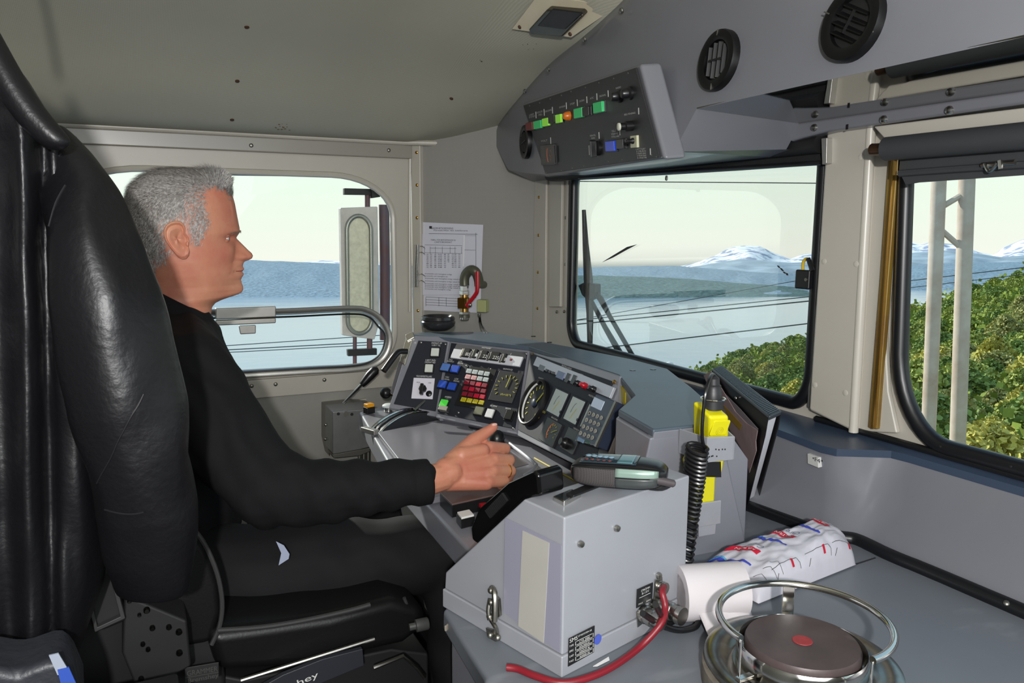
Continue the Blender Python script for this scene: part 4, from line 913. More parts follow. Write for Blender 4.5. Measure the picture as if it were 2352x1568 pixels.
# latch
lt_=MB();q=lambda x,y,h:on(x,y,off(LF,h))
lt_.tube([q(1130,1350,.003),q(1136,1360,.008),q(1137,1392,.011),q(1136,1425,.01)],.0038,seg=8,sub=3);lt_.tube([q(1126,1375,.006),q(1122,1400,.009),q(1124,1422,.008)],.003,seg=8,sub=3)
lt_.prism(L([(1120,1440),(1146,1448),(1149,1470),(1138,1472),(1123,1462)],off(LF,.002)),V(LF[0])*.003);lt_.prism(L([(1138,1362),(1150,1374),(1153,1412),(1138,1425),(1134,1400)],off(LF,.001)),V(LF[0])*.004)
for x,y in((1128,1356),(1125,1416),(1126,1458),(1143,1464),(1128,1383)):lt_.sph(q(x,y,.008),.0042,12,8)
lt_.tube([q(1128,1424,.008),q(1138,1440,.012),q(1142,1452,.006)],.0028,seg=8,sub=3)
lt_.build('toggle_latch',m_zinc,eq,smooth=True)
# top strap and end block
TP=(np.array([0,0,1.]),ZB)
prism('end_block',L([(1270,1138),(1312,1121),(1336,1129),(1296,1150)],(TP[0],ZB+.008)),(0,0,-.008),m_chrome,eq,bev=.002)
prism('carry_strap',L([(1300,1131),(1318,1137),(1460,1082),(1430,1076)],(TP[0],ZB+.0105)),(0,0,-.003),m_black,eq,bev=.001)
for x,y in((1334,1249),(1417,1213),(1513,1321)):
    MB().lathe(on(x,y,RF),V(RF[0]),[(.0042,-.001),(.0042,.001),(.0034,.003),(.001,.0034)],12).build('screw',m_steel,eq,smooth=True)
blk=mat('label_black',(30,32,34),.4)
o=prism('nameplate',L([(1306,1466),(1365,1436),(1363,1497),(1304,1530)],off(RF,.0002)),V(RF[0])*.0008,blk,eq)
PR_.pl=off(RF,.0009);tx=MB()
PR_.txt(tx,'SMS',1317,1467,9,20);PR_.txt(tx,'STYRSYSTEM AB',1343,1453,4,34)
for i,(k,v_) in enumerate((('TYPE','CTR 3000'),('SPEC','870.3000-01'),('S.NO','0074'),('P.NO','4030000 AB'))):
    y=1477+i*11.6;PR_.txt(tx,k,1312,y+5,4.5,11);cx,cy=1342,y-9.5+.0
    for dx,dy,w,h in((0,-4.2,40,.8),(0,4.2,40,.8),(-20,0,.8,9),(20,0,.8,9)):PR_.rect(tx,cx+dx,cy+dy-dx*.5,w,h,.0004)
    PR_.txt(tx,v_,cx,cy,4.6,26)
tx.build('lettering',m_ltext,o)
p,a,b=PR_.k(1373,1468);u_=PR_.u;MB().prism([p+(u_*math.cos(t)+PR_.v*math.sin(t))*.0062 for t in[i*.2618 for i in range(24)]],PR_.n*.0004).build('blue_dot_sticker',mat('blue_sticker',(72,90,180),.5),eq)
o=prism('warning_label',L([(1463,1353),(1499,1337),(1497,1378),(1461,1396)],off(RF,.0002)),V(RF[0])*.0008,blk,eq)
tx=MB();PR_.txt(tx,'STRÖMM',1482,1352,5,22);PR_.txt(tx,'8-15V',1482,1359,5,18);PR_.rect(tx,1481,1367,28,.8,.0004);PR_.txt(tx,'MAX',1471,1385,4,11);PR_.txt(tx,'SÄKRING',1489,1378,4,12);tx.build('lettering',m_ltext,o)
mp=prism('connector_plate',L([(1461,1404),(1500,1384),(1504,1330),(1520,1324),(1520,1395),(1463,1440)],off(RF,.0003)),V(RF[0])*.0015,m_steel,eq,bev=.0005)
def cyl(x,y,r,l,m,par,nm='connector',dr=0,base=0,steps=None):
    p=on(x,y,RF);n=V(RF[0]);pf=[(r,base)]
    k=5
    for i in range(k):
        pf+=[(r*(1-.12*(i%2)),base+l*(i+.2)/k),(r*(1-.12*(i%2)),base+l*(i+1)/k)]
    return MB().lathe(p,n,pf,18).build(nm,m,par,smooth=True)
cyl(1476,1408,.0115,.030,m_steel,mp);cyl(1506,1388,.0115,.042,m_steel,mp);cyl(1514,1346,.008,.010,m_steel,mp)
cx_=MB();
# red cable
red=mat('red_rubber_cable',(120,20,32),.42,bump=(200,.2,.0005))
n=V(RF[0]);rp0=on(1513,1342,RF)+n*.008
pth=[rp0,on(1521,1360,off(RF,.018)),on(1528,1395,off(RF,.026)),on(1518,1432,'Z',.872),on(1470,1485,'Z',.848),on(1408,1530,'Z',.8445),on(1350,1556,'Z',.8445),on(1290,1568,'Z',.8445),on(1230,1552,'Z',.8445),on(1190,1536,'Z',.8445),on(1164,1532,'Z',.8445)]
tag(MB().tube(pth,.0042,seg=12,sub=6).build('power_cable',red,smooth=True),'thick red cable curling from the white case around its near corner','cable')
bk_=MB()
e=lambda x,y,z:on(x,y,'Z',z)
tag(MB().tube([on(1476,1408,off(RF,.030)),e(1520,1436,.860),e(1560,1447,.846),e(1596,1440,.846),e(1603,1423,.85),e(1585,1412,.852),e(1560,1418,.85),e(1530,1430,.852),on(1506,1388,off(RF,.045))],.0040,seg=10,sub=6).build('power_cable',m_black,smooth=True),'black cable looping on the counter from the connectors of the white case','cable')
# scrap of paper under the case
tag(prism('paper_scrap',[e(1362,1530,.8412),e(1398,1508,.8412),e(1400,1516,.8412),e(1372,1530,.8412)],(0,0,.0004),m_white),'small torn scrap of white paper sticking out from under the white case','paper')
# ================================================================ MOBILE PHONE
A=on(1306,1072,'Z',1.062);Bp=on(1528,1094,'Z',1.062);d=(Bp-A).normalized();ln=(Bp-A).length;s=d.cross(up).normalized();s=-s if s.dot(CV-A)<0 else s
rx_=.18;d2=(d*math.cos(rx_)+up*0).normalized();wv=s
ph=thing('mobile_phone',(A+Bp)/2-V((0,0,.03)),'mobile phone in a black leather case lying on top of the white case','phone')
def pring(t,k=1.0,w0=.027,h0=.0155):
    w=w0*k*(1-.85*abs(2*t-1)**4)**.5*(1+.08*t);h=h0*k*(1-.85*abs(2*t-1)**5)**.5;c=A+d*ln*t-s*.022+V((0,0,-.008+.004*t));o=[]
    for i in range(24):
        a=i*math.pi/12;ca,sa=math.cos(a),math.sin(a);o.append(c+s*w*math.copysign(abs(ca)**.6,ca)+up*h*math.copysign(abs(sa)**.6,sa))
    return o
MB().loft([pring(t) for t in[.0,.01,.04,.1,.25,.5,.75,.9,.96,.99,1.]]).build('leather_case',mat('case_leather',(26,26,28),.28),ph,smooth='all')
def patch(name,t0,t1,a0,a1,m,k=1.03,n=10):
    rows=[]
    for i in range(n+1):
        r=pring(t0+(t1-t0)*i/n,k);q=[]
        for j in range(n+1):
            a=(a0+(a1-a0)*j/n)*24/(2*math.pi);f=a-math.floor(a);q.append(r[int(math.floor(a))%24].lerp(r[(int(math.floor(a))+1)%24],f))
        rows.append(q)
    mb=MB();mb.loft(rows,closed=False);o=mb.build(name,m,ph,smooth='all');md=o.modifiers.new('t','SOLIDIFY');md.thickness=-.0008;return o
patch('mesh_side',.04,.50,-.75,.45,mat('case_mesh',(62,58,58),.8,dots=(160,.4,('X','Z'))))
patch('phone_shell',.50,.93,.05,.55,mat('phone_green_silver',(138,162,150),.25,.3))
patch('phone_shell_lower',.50,.92,-.7,.0,mat('phone_grey',(62,66,66),.3))
patch('clear_window',.10,.70,1.0,2.3,mat('film_blue',(40,54,62),.08),1.035)
o=patch('screen',.50,.66,1.1,2.1,mat('screen_teal',(84,120,126),.12),1.05)
for i in range(5):
    c=A+d*ln*(.18+.06*i)-s*.018+V((0,0,.0115));MB().sph(c,(.0038,.0038,.0015),10,6,(d,s,up)).build('keypad_key',mat('phone_key',(110,135,150),.3),ph,smooth=True)
    c2=c+s*.012-V((0,0,.001));MB().sph(c2,(.0025,.0025,.0012),10,6,(d,s,up)).build('keypad_key',mat('phone_key_red',(90,50,50),.3),ph,smooth=True)
ps=[pring(t,1.015)[i] for t,i in[(.0,1),(.03,1),(.2,1),(.5,1),(.8,1),(.97,1)]]
MB().tube([pring(.02+.96*i/20,1.02)[3] for i in range(21)],.0011,seg=6).build('case_piping',m_black,ph,smooth=True)
MB().tube([pring(.02+.96*i/20,1.02)[21] for i in range(21)],.0014,seg=6).build('case_piping',m_black,ph,smooth=True)
an0=on(1490,1098,'Z',1.058);an1=on(1550,1111,'Z',1.050)
MB().tube([an0,an0.lerp(an1,.3),an0.lerp(an1,.95),an1],[.0048,.0050,.0045,.003],seg=12).build('antenna',mat('antenna_grey',(72,66,68),.4),ph,smooth=True)
cl_=MB().tube([on(1492,1118,'Z',1.036),on(1520,1120,'Z',1.036),on(1540,1110,'Z',1.042)],.004,seg=8,sub=3).build('case_clip',m_black,ph,smooth=True)
# ================================================================ YELLOW HANDSET
n=V(CABP[0]);PC=lambda px,h=0:L(px,off(CABP,h))
yel=mat('yellow_plastic',(214,205,20),.35,bump=(300,.05))
bs=thing('handset_holder',on(1640,1230,CABP),'perforated grey steel holder screwed to the desk cabinet, holding the yellow handset','holder')
gs=mat('grey_bracket',(148,150,156),.4,var=(30,.05))
mb=MB();mb.prism(PC([(1625,1005),(1686,1003),(1684,1056),(1622,1063)],.060),-n*.003)
mb.prism([on(1625,1005,off(CABP,.060)),on(1622,1063,off(CABP,.060)),on(1558,1040,off(CABP,.006)),on(1560,984,off(CABP,.006))],V((.002,.001,0)))
mb.prism([on(1686,1003,off(CABP,.060)),on(1684,1056,off(CABP,.060)),on(1684,1056,off(CABP,.060))-n*.055,on(1686,1003,off(CABP,.060))-n*.055],V((.002,0,0)))
mb.build('upper_bracket',gs,bs,bev=.001)
mb=MB();mb.prism(PC([(1599,1158),(1657,1150),(1655,1202),(1602,1211)],.048),-n*.003)
mb.prism([on(1599,1158,off(CABP,.048)),on(1602,1211,off(CABP,.048)),on(1578,1192,off(CABP,.006)),on(1576,1150,off(CABP,.006))],V((.002,.001,0)))
mb.prism(PC([(1605,1208),(1645,1203),(1643,1226),(1605,1233)],.046),-n*.040)
mb.build('lower_bracket',gs,bs,bev=.001)
hm=MB()
for x,y in((1643,1030),(1650,1031),(1658,1030),(1664,1030),(1633,1046),(1636,1045),(1645,1046),(1628,1047)):hm.prism(PC([(x,y),(x+2.5,y),(x+2.5,y+3),(x,y+3)],.0602),n*.0003)
hm.build('perforations',m_blackm,bs)
yh=thing('radio_handset',on(1620,1225,off(CABP,.03)),'bright yellow handset held upright in the grey bracket on the desk cabinet','handset')
body=MB()
body.prism(PC([(1630,957),(1676,955),(1676,1060),(1629,1062)],.052),-n*.042)
body.build('head',yel,yh,bev=.005,bseg=3)
PC2=Panel(off(CABP,.052),PC([(1676,955)],0)[0]-PC([(1630,957)],0)[0])
PC2.block('speaker_panel',1653,982,38,36,.0015,yel,yh,bev=.001,r=.2)
mb=MB();p,a,b=PC2.k(1651,988)
for r in(.002,.004,.006):mb.tube([p+PC2.n*.0016+(PC2.u*math.cos(t)+PC2.v*math.sin(t))*r for t in[i*.5236 for i in range(12)]],.0004,seg=5,closed=True)
mb.build('speaker_rings',mat('yellow_shade',(178,168,20),.5),yh,smooth=True)
MB().prism(PC([(1610,1050),(1666,1056),(1661,1086),(1646,1098),(1641,1210),(1600,1213),(1603,1110),(1594,1085)],.044),-n*.034).build('grip',yel,yh,bev=.005,bseg=3)
prism('black_band',PC([(1623,1061),(1655,1060),(1656,1095),(1614,1094),(1622,1080)],.0445),n*.0008,m_blackm,yh)
cx0=on(1637,938,off(CABP,.03));MB().lathe(cx0,(-.02,0,1),[(.0140,0),(.0140,.012),(.0115,.014),(.0118,.024),(.0105,.026),(.0105,.032),(.0085,.034),(.0080,.042),(.004,.046)],20).build('plug',mat('plug_black',(40,40,42),.45),yh,smooth=True)
MB().tube([cx0+V((0,0,.014))+V((math.cos(t),math.sin(t),0))*.0165 for t in[i*.3927 for i in range(16)]],.0012,seg=6,closed=True).build('hanging_ring',m_chrome,yh,smooth=True)
ctop=cx0+V((0,0,.046));pth=[ctop,on(1634,862,off(CABP,.034)),on(1622,895,off(CABP,.062)),on(1614,960,off(CABP,.072)),on(1613,1005,off(CABP,.074)),on(1619,1030,off(CABP,.074)),on(1612,1020,off(CABP,.07))]
hx=[]
a0_=on(1602,1024,off(CABP,.074));a1_=on(1594,1100,off(CABP,.074));a2_=on(1581,1185,off(CABP,.072));a3_=on(1568,1290,off(CABP,.066))
ax_=[a0_,a1_,a2_,a3_];T=24*12
for i in range(T+1):
    t=i/T*3;k=min(int(t),2);f=t-k;c=ax_[k].lerp(ax_[k+1],f);rr=.0118
    th=-i*2*math.pi/12+1.0;hx.append(c+V((ray(1590,1100))).normalized().cross(V((0,0,1)))*rr*math.cos(th)+n*rr*math.sin(th)+V((0,0,0)))
tag(MB().tube(pth[:-1],.0024,seg=8,sub=5).tube(hx,.0027,seg=7).build('coiled_cord',m_black,smooth=True),'black coiled cord hanging from the yellow handset behind the white case','cord')
# ================================================================ RING BINDER
Nn=on(1762,958,'Z',1.075);Fn=on(1634,851,'Z',1.075);Bn=on(1716,1160,'Z',.853)
BP=plane(Nn,Fn,Bn);bn=V(BP[0]);bi=thing('ring_binder',Bn,'black ring binder with a ridged spine leaning behind the yellow handset, papers spilling out','binder')
sw_=on(1796,944,'Z',1.078)-on(1764,958,'Z',1.075);thk=sw_.length;bd=sw_.normalized()
prism('near_cover',L([(1634,851),(1764,958),(1757,1000),(1716,1164),(1700,1140),(1650,980)],BP),bd*.003,m_black,bi,bev=.001)
far=[p+bd*(thk-.003) for p in L([(1634,851),(1764,958),(1757,1000),(1716,1164),(1700,1140),(1650,980)],BP)]
MB().prism(far,bd*.003).build('far_cover',m_black,bi,bev=.001)
s0,s1=Fn,Nn;sd=(s1-s0).normalized();q=s0.copy();dn=(Bn-Nn).normalized()
mb=MB();mb.prism([s0-dn*.006-sd*.005,s0-dn*.006-sd*.005+bd*thk,s0+dn*.010-sd*.005+bd*thk,s0+dn*.010-sd*.005],sd*((s1-s0).length+.012))
o=mb.build('spine',mat('spine_black',(48,56,62),.4),bi,bev=.005,bseg=3)
rb_=MB()
for i in range(46):
    t=(i+.5)/46;c=s0.lerp(s1,t)-dn*.0066+bd*thk/2;rb_.box(c,bd*thk*.36,sd*.0012,dn*.0008)
rb_.build('spine_ribs',mat('rib_black',(70,80,88),.4),o)
MB().prism([p+bd*thk*.15 for p in L([(1642,864),(1760,968),(1752,1000),(1713,1150),(1700,1130),(1655,980)],BP)],bd*thk*.55).build('paper_block',mat('page_white',(215,215,222),.6),bi)
pk=mat('pink_paper',(186,158,158),.7,var=(30,.1),bump=(60,.3,.002));
prism('pink_sheet',L([(1617,862),(1634,852),(1654,884),(1690,945),(1716,972),(1741,988),(1737,1012),(1738,1035),(1722,1085),(1714,1050),(1690,1006),(1660,960),(1640,915)],off(BP,.004)),bn*.0008,pk,bi)
prism('yellow_mark',L([(1660,928),(1680,948),(1704,975),(1700,988),(1676,962)],off(BP,.0052)),bn*.0003,mat('highlighter',(190,150,30),.6),bi)
prism('grey_sheet',L([(1662,900),(1700,938),(1742,985),(1730,1000),(1690,960)],off(BP,.0030)),bn*.0006,mat('grey_paper',(150,140,145),.7),bi)
MB().sph(on(1691,914,off(BP,.003)),.003,10,6).build('rivet',m_steel,bi,smooth=True)
# ================================================================ PAPER ROLL AND BAG OF PAPER
ZP=ZC+.001;wh=mat('soft_white_paper',(196,190,192),.8,bump=(500,.1,.0004))
ra,rbp=on(1559,1362,'Z',ZP+.036),on(1700,1352,'Z',ZP+.036);rx=(rbp-ra).normalized();rad=.036
pr_=thing('paper_roll',(ra+rbp)/2-V((0,0,rad)),'used roll of soft white paper with a torn loose end beside the white case','paper roll')
MB().lathe(ra,rx,[(.0245,.0),(rad,.0),(rad,(rbp-ra).length),(.0245,(rbp-ra).length),(.0245,.0)],44).build('roll',wh,pr_,smooth=True)
MB().lathe(ra,rx,[(.0225,.001),(.0245,.001),(.0245,(rbp-ra).length-.001),(.0225,(rbp-ra).length-.001),(.0225,.001)],40).build('cardboard_core',mat('cardboard',(188,166,146),.8),pr_,smooth=True)
flap=[];m_=14
sidev=rx.cross(up).normalized();sidev=-sidev if sidev.dot(CV-ra)<0 else sidev
for i in range(m_+1):
    t=i/m_;base=ra.lerp(rbp,.18+.84*t);row=[]
    lng=.045+.012*math.sin(t*9)+.006*random.random()
    for j in range(7):
        q=j/6;row.append(base+sidev*(rad*.75+lng*q)+V((0,0,-rad+.003+.006*math.sin(q*3+t*4)+(1-q)**2*.022)))
    flap.append(row)
o=MB().loft(flap,closed=False).build('torn_sheet',wh,pr_,smooth='all');o.modifiers.new('t','SOLIDIFY').thickness=.0006
FP=[on(1742,1388,'Z',ZP),on(1966,1298,'Z',ZP),on(1912,1240,'Z',ZP),on(1600,1312,'Z',ZP)]
def bagpt(u,v,off_=0,und=False):
    u=min(1,max(0,u));v=min(1,max(0,v))
    p=FP[0].lerp(FP[1],u).lerp(FP[3].lerp(FP[2],u),v)
    e=(max(0,1-abs(2*u-1)**4.5))**.45*(max(0,1-abs(2*v-1)**3.5))**.5
    h=(.056-.020*(1-u)**1.3)*e
    w=noise.noise(V((u*7,v*5,3)))*.006+noise.noise(V((u*18,v*14,8)))*.0025+abs(noise.noise(V((u*9+v*6,v*3,5))))*.005*(1-u)
    if und:return p+V((0,0,.001))
    return p+V((0,0,.0015+h+w*e+off_))
bg_=thing('paper_bag',sum(FP,V())/4,'half-empty white wrapper of paper rolls printed with red and blue bands on the counter','packet')
nu,nv=64,44
mb=MB();mb.loft([[bagpt(i/nu,j/nv) for j in range(nv+1)] for i in range(nu+1)],closed=False);mb.loft([[bagpt(i/8,j/8,und=True) for j in range(9)] for i in range(9)],closed=False)
mb.build('wrapper',mat('wrapper_white',(192,190,198),.35,bump=(70,.25,.002)),bg_,smooth='all')
def strip(name,pts,w,m,n=6):
    """printed band that follows the wrapper; points and width in wrapper coordinates"""
    P=[]
    for (a,b),(c,d_) in zip(pts,pts[1:]):
        for i in range(n):t=i/n;P.append((a+(c-a)*t,b+(d_-b)*t))
    P.append(pts[-1]);rows=[]
    ws=w if hasattr(w,'__len__') else None
    for i,(a,b) in enumerate(P):
        a2,b2=P[min(i+1,len(P)-1)];a1,b1_=P[max(i-1,0)];tx_,ty_=a2-a1,b2-b1_;l=math.hypot(tx_,ty_) or 1;nx,ny=-ty_/l,tx_/l
        ww=w if not ws else ws[0]+(ws[1]-ws[0])*i/(len(P)-1)
        rows.append([bagpt(a+nx*ww*k,b+ny*ww*k*1.6,.0012) for k in(-1,-.5,0,.5,1)])
    MB().loft(rows,closed=False).build(name,m,bg_,smooth='all')
rd=mat('print_red',(186,20,48),.45);bl=mat('print_blue',(58,70,170),.45);cy=mat('print_cyan',(90,160,190),.45)
def btxt(t,u0,v0,du,dv,hu,hv,m):
    mb=MB();mb.text(t,(0,0,0),(1,0,0),(0,1,0),1,width=1,lift=0)
    if not mb.v:return
    mb.v=[bagpt(u0+du*p.x+hu*p.y,v0+dv*p.x+hv*p.y,.0020) for p in mb.v];mb.build('lettering',m,bg_)
def group(uo,k=1):
    strip('red_band',[(uo+.02,.86),(uo+.06,.74),(uo+.07,.60),(uo+.10,.44)],.022,rd)
    strip('blue_wave',[(uo-.09,.92),(uo-.05,.80),(uo-.06,.68),(uo-.03,.50),(uo-.01,.34)],[.020,.007],bl)
    strip('cyan_wave',[(uo-.075,.90),(uo-.04,.80),(uo-.035,.70)],[.010,.004],cy)
    btxt('KATRIN',uo+.095,.49,-.035,.27,-.020,0,m_ltext)
    btxt('Care',uo+.165,.47,-.045,.20,-.034,0,mat('print_grey',(90,92,110),.5))
for uo in(.12,.42,.72):group(uo)
strip('blue_border',[(.93,.97),(.955,.90),(.965,.75),(.975,.55)],.012,bl)
for uo in(.35,.66,.93):
    strip('red_square',[(uo,.10),(uo+.02,.10)],.022,rd);strip('line',[(uo-.17,.125),(uo+.055,.125),(uo+.075,.08),(uo+.07,.04)],.0016,m_dtext);strip('line',[(uo-.13,.07),(uo-.16,.03)],.0016,m_dtext)
for uo in(.06,.14,.20):strip('line',[(uo,.20),(uo+.05,.16),(uo+.055,.05)],.0014,m_dtext)
# ================================================================ HOT PLATE
HZ=.898
hc=on(1843,1470,'Z',HZ);c0=V((hc.x,hc.y,ZC));hr_=(on(1979,1484,'Z',HZ)-hc).length
hp=thing('hot_plate',c0,'round electric hot plate in a steel dish with a chrome guard rail on the counter','hot plate')
rim=(on(1624,1462,'Z',.875)-V((hc.x,hc.y,.875))).length
chr2=mat('stained_steel',(165,168,166),.22,1.0,var=(14,.25,(110,96,78)),bump=(30,.1))
MB().lathe(c0,up,[(rim*.97,0),(rim*.97,.028),(rim,.030),(rim,.034),(rim*.93,.036),(rim*.72,.030),(rim*.70,.028)],72).build('dish',chr2,hp,smooth=True)
MB().lathe(c0,up,[(rim*1.02,.001),(rim*1.02,.022),(rim*.98,.024)],64).build('insulating_band',mat('fibre_band',(104,98,88),.85,var=(60,.35)),hp,smooth=True)
MB().lathe(c0,up,[(hr_*1.14,.026),(hr_*1.14,.050),(hr_*1.10,.054),(hr_*1.06,.050),(hr_*1.05,.034)],64).build('inner_ring',m_chrome,hp,smooth=True)
MB().lathe(c0,up,[(hr_*1.0,.03),(hr_*1.0,.054),(hr_*.97,.058),(hr_*.5,.0578),(hr_*.2,.0575),(.001,.0573)],64).build('cooking_disc',mat('cast_iron_disc',(80,68,67),.42,.2,var=(22,.22),scr=(16,.60,(1,1,1),(116,106,104),.5)),hp,smooth=True)
MB().lathe(c0,up,[(.011,.0578),(.0105,.0584),(.001,.0585)],28).build('red_spot',mat('red_spot',(142,44,46),.5,var=(150,.2)),hp)
RZ=.922;rc_=V((hc.x,hc.y,RZ));rr=(on(1656,1420,'Z',RZ)-rc_).length
def rang(px,py):q=on(px,py,'Z',RZ)-rc_;return math.atan2(q.y,q.x)
aL,aR=rang(1690,1470),rang(2020,1525)
while aR>aL:aR-=2*math.pi
N=60;rp_=[rc_+V((math.cos(aL+(aR-aL)*i/N),math.sin(aL+(aR-aL)*i/N),0))*rr for i in range(N+1)]
MB().tube(rp_,.0042,seg=12).build('guard_rail',m_chrome,hp,smooth=True)
for f in(.0,.48,1.0):
    q=rp_[int(N*f)];o_=(q-rc_).normalized();tg=o_.cross(up)
    mb=MB();mb.box(q+V((0,0,-.022))+o_*.0,tg*(.007 if f==.48 else .0015),o_*.001,(0,0,.021));mb.box(q+V((0,0,-.046))-o_*.008,tg*(.008 if f==.48 else .004),o_*.010,(0,0,.002))
    mb.build('rail_support',m_chrome,hp,bev=.0008)
# ================================================================ ITEMS AT THE FRONT-LEFT CORNER
CN=V(CORN[0]);PCo=Panel(CORN,P2-P1b)
pw=mat('laminated_paper',(206,206,216),.3)
dc=thing('notice_sheets',on(1035,715,off(CORN,.01)),'laminated timetable sheets hung on a ring clip at the corner wall','document')
prism('large_sheet',L([(968,510),(1110,516),(1104,700),(1096,718),(966,712)],off(CORN,.002)),CN*.001,pw,dc)
prism('small_sheet',L([(971,537),(1066,540),(1063,676),(969,677)],off(CORN,.006)),CN*.001,pw,dc)
prism('sheet_edge',L([(1065,540),(1068,540),(1066,612),(1063,612)],off(CORN,.0075)),CN*.0005,m_white,dc)
tx=MB();PCo.pl=off(CORN,.0072)
PCo.txt(tx,'TABELL FÖR BESTÄMMANDE AV',1018,551,3.6,58);PCo.txt(tx,'LOKETS BROMSVIKT',1018,556,3.6,40)
for y in range(8):
    for x in(982,990,1000,1008,1013,1022,1030,1040,1046,1055):
        if not(x>1022 and x<1036 and y>4):PCo.txt(tx,random.choice(('40','35','120','8','95')),x,584+y*4.2,2.6,4.5)
for y in(563,570,581):PCo.rect(tx,1018,y,86 if y!=570 else 60,.6,.0003)
for x in(975,988,1000,1016,1034,1045,1060):PCo.rect(tx,x,574,.5,16,.0003)
for i,(y,w) in enumerate(((629,62),(634,52),(640,84),(646,80),(652,84),(656,80),(660,84),(664,60))):PCo.txt(tx,'bromsvikt och hastighet enligt tabell för tåget'[: int(w/2)],1018-(84-w)/2,y,2.8,w)
tx.build('small_sheet_print',m_dtext,dc)
tx=MB();PCo.pl=off(CORN,.0032);PCo.txt(tx,'SÄKERHETSORDNING',1016,524,4.2,50);PCo.txt(tx,'Föreskrifter för lokförare',1035,529,3.2,78);PCo.rect(tx,1040,537,112,.8,.0003);PCo.rect(tx,1093,610,.7,150,.0003);PCo.rect(tx,1078,574,28,.6,.0003);PCo.rect(tx,1093-14,541,28,.5,.0003)
PCo.rect(tx,989,522,6,6,.0003)
for y in(684,690,696,702):PCo.rect(tx,1022,y,90,.7,.0003)
for x in(978,1008,1025,1060):PCo.rect(tx,x,693,.6,20,.0003)
tx.build('large_sheet_print',m_dtext,dc)
rc2=MB();rc2.tube([on(959,562,off(CORN,.03)),on(957,612,off(CORN,.03)),on(957,658,off(CORN,.03))],.0075,seg=10)
rc2.build('clip_bar',m_chrome,dc,smooth=True)
for y in(570,584,634,649):MB().tube([on(960,y,off(CORN,.010)),on(968,y-5,off(CORN,.018)),on(976,y,off(CORN,.010)),on(974,y+3,off(CORN,.002))],.0013,seg=6,sub=4).build('ring',m_chrome,dc,smooth=True)
# valve
vh=.055;pv=lambda x,y,h=vh:on(x,y,off(CORN,h))
va=thing('stop_valve',on(1067,765,'Z',ZT),'brass pipe valve with a red lever rising from the desk cover at the corner','valve')
vx=pv(1067,700);bv=V((vx.x,vx.y,ZT))
zz=lambda y:pv(1067,y).z
m_pipe=mat('olive_pipe',(92,92,78),.38,.4)
def vl(prof,m,nm,seg=24):return MB().lathe(bv,up,[(r,z-ZT) for r,z in prof],seg).build(nm,m,va,smooth=True)
z0=ZT;vl([(.016,z0),(.016,z0+.008),(.012,z0+.010),(.012,zz(735)),(.013,zz(733))],m_pipe,'pipe_base')
vl([(.0135,zz(733)),(.0135,zz(722)),(.016,zz(721)),(.016,zz(716)),(.0125,zz(715))],m_chrome,'lower_nut',6)
vl([(.0125,zz(716)),(.0125,zz(708)),(.017,zz(706)),(.0185,zz(695)),(.017,zz(685)),(.0125,zz(682)),(.0125,zz(676))],m_brass,'valve_body')
vl([(.0155,zz(676)),(.0155,zz(668)),(.0125,zz(667)),(.0125,zz(657))],m_chrome,'upper_nut',6)
tp=V((bv.x,bv.y,zz(655)));hz=(P2-P1b).normalized()
MB().tube([tp,V((bv.x,bv.y,zz(640))),V((bv.x,bv.y,zz(628)))+hz*.006,V((bv.x,bv.y,zz(619)))+hz*.022,V((bv.x,bv.y,zz(624)))+hz*.038,V((bv.x,bv.y,zz(640)))+hz*.042-CN*.01,V((bv.x,bv.y,zz(655)))+hz*.042-CN*.015],.0145,seg=18,sub=5).build('bent_pipe',m_pipe,va,smooth=True)
MB().tube([V((bv.x,bv.y,zz(652)))+hz*.041-CN*.012,V((bv.x,bv.y,zz(655)))+hz*.041-CN*.05],.0115,seg=16).build('wall_pipe',m_pipe,va,smooth=True)
MB().box(V((bv.x,bv.y,zz(695)))+CN*.016,hz*.013,up*.016,CN*.006).build('valve_block',mat('dark_brass',(120,84,36),.3,.9),va,bev=.001)
lv=[pv(1073,703,vh+.025),pv(1078,694,vh+.028),pv(1092,676,vh+.030),pv(1096,664,vh+.032),pv(1096,623,vh+.032)]
MB().tube(lv,[.008,.006,.006,.0065,.006],seg=10,sub=4,flat=.6).build('red_lever',m_red,va,smooth=True)
MB().sph(pv(1080,700,vh+.032),.006,12,8).build('lever_nut',m_steel,va,smooth=True)
o=MB().box(pv(1109,702,.05),hz*.0150,up*.0185,CN*.012).build('switch_box',mat('lime_grey_box',(160,164,112),.5),va,bev=.002)
MB().lathe(pv(1101,720,.05),(0,0,-1),[(.0055,0),(.0055,.008),(.003,.012)],12).build('cable_gland',m_steel,va,smooth=True)
MB().tube([pv(1101,728,.05),pv(1102,745,.05),V(on(1112,764,'Z',ZT+.001))],.0022,seg=6,sub=4).build('cable',m_black,va,smooth=True)
MB().tube([pv(1103,728,.05),pv(1106,745,.05),V(on(1118,764,'Z',ZT+.001))],.002,seg=6,sub=4).build('cable',m_black,va,smooth=True)
bo=on(1006,758,'Z',ZT);tag(MB().lathe(bo,up,[(.026,0),(.034,.004),(.044,.012),(.0465,.020),(.0465,.024),(.044,.027),(.046,.030),(.044,.037),(.040,.039),(.037,.036),(.033,.030),(.001,.029)],44).build('round_dish',mat('gloss_dark_plastic',(40,40,42),.15),smooth=True),'round glossy black dish standing on the desk cover in the corner','dish')
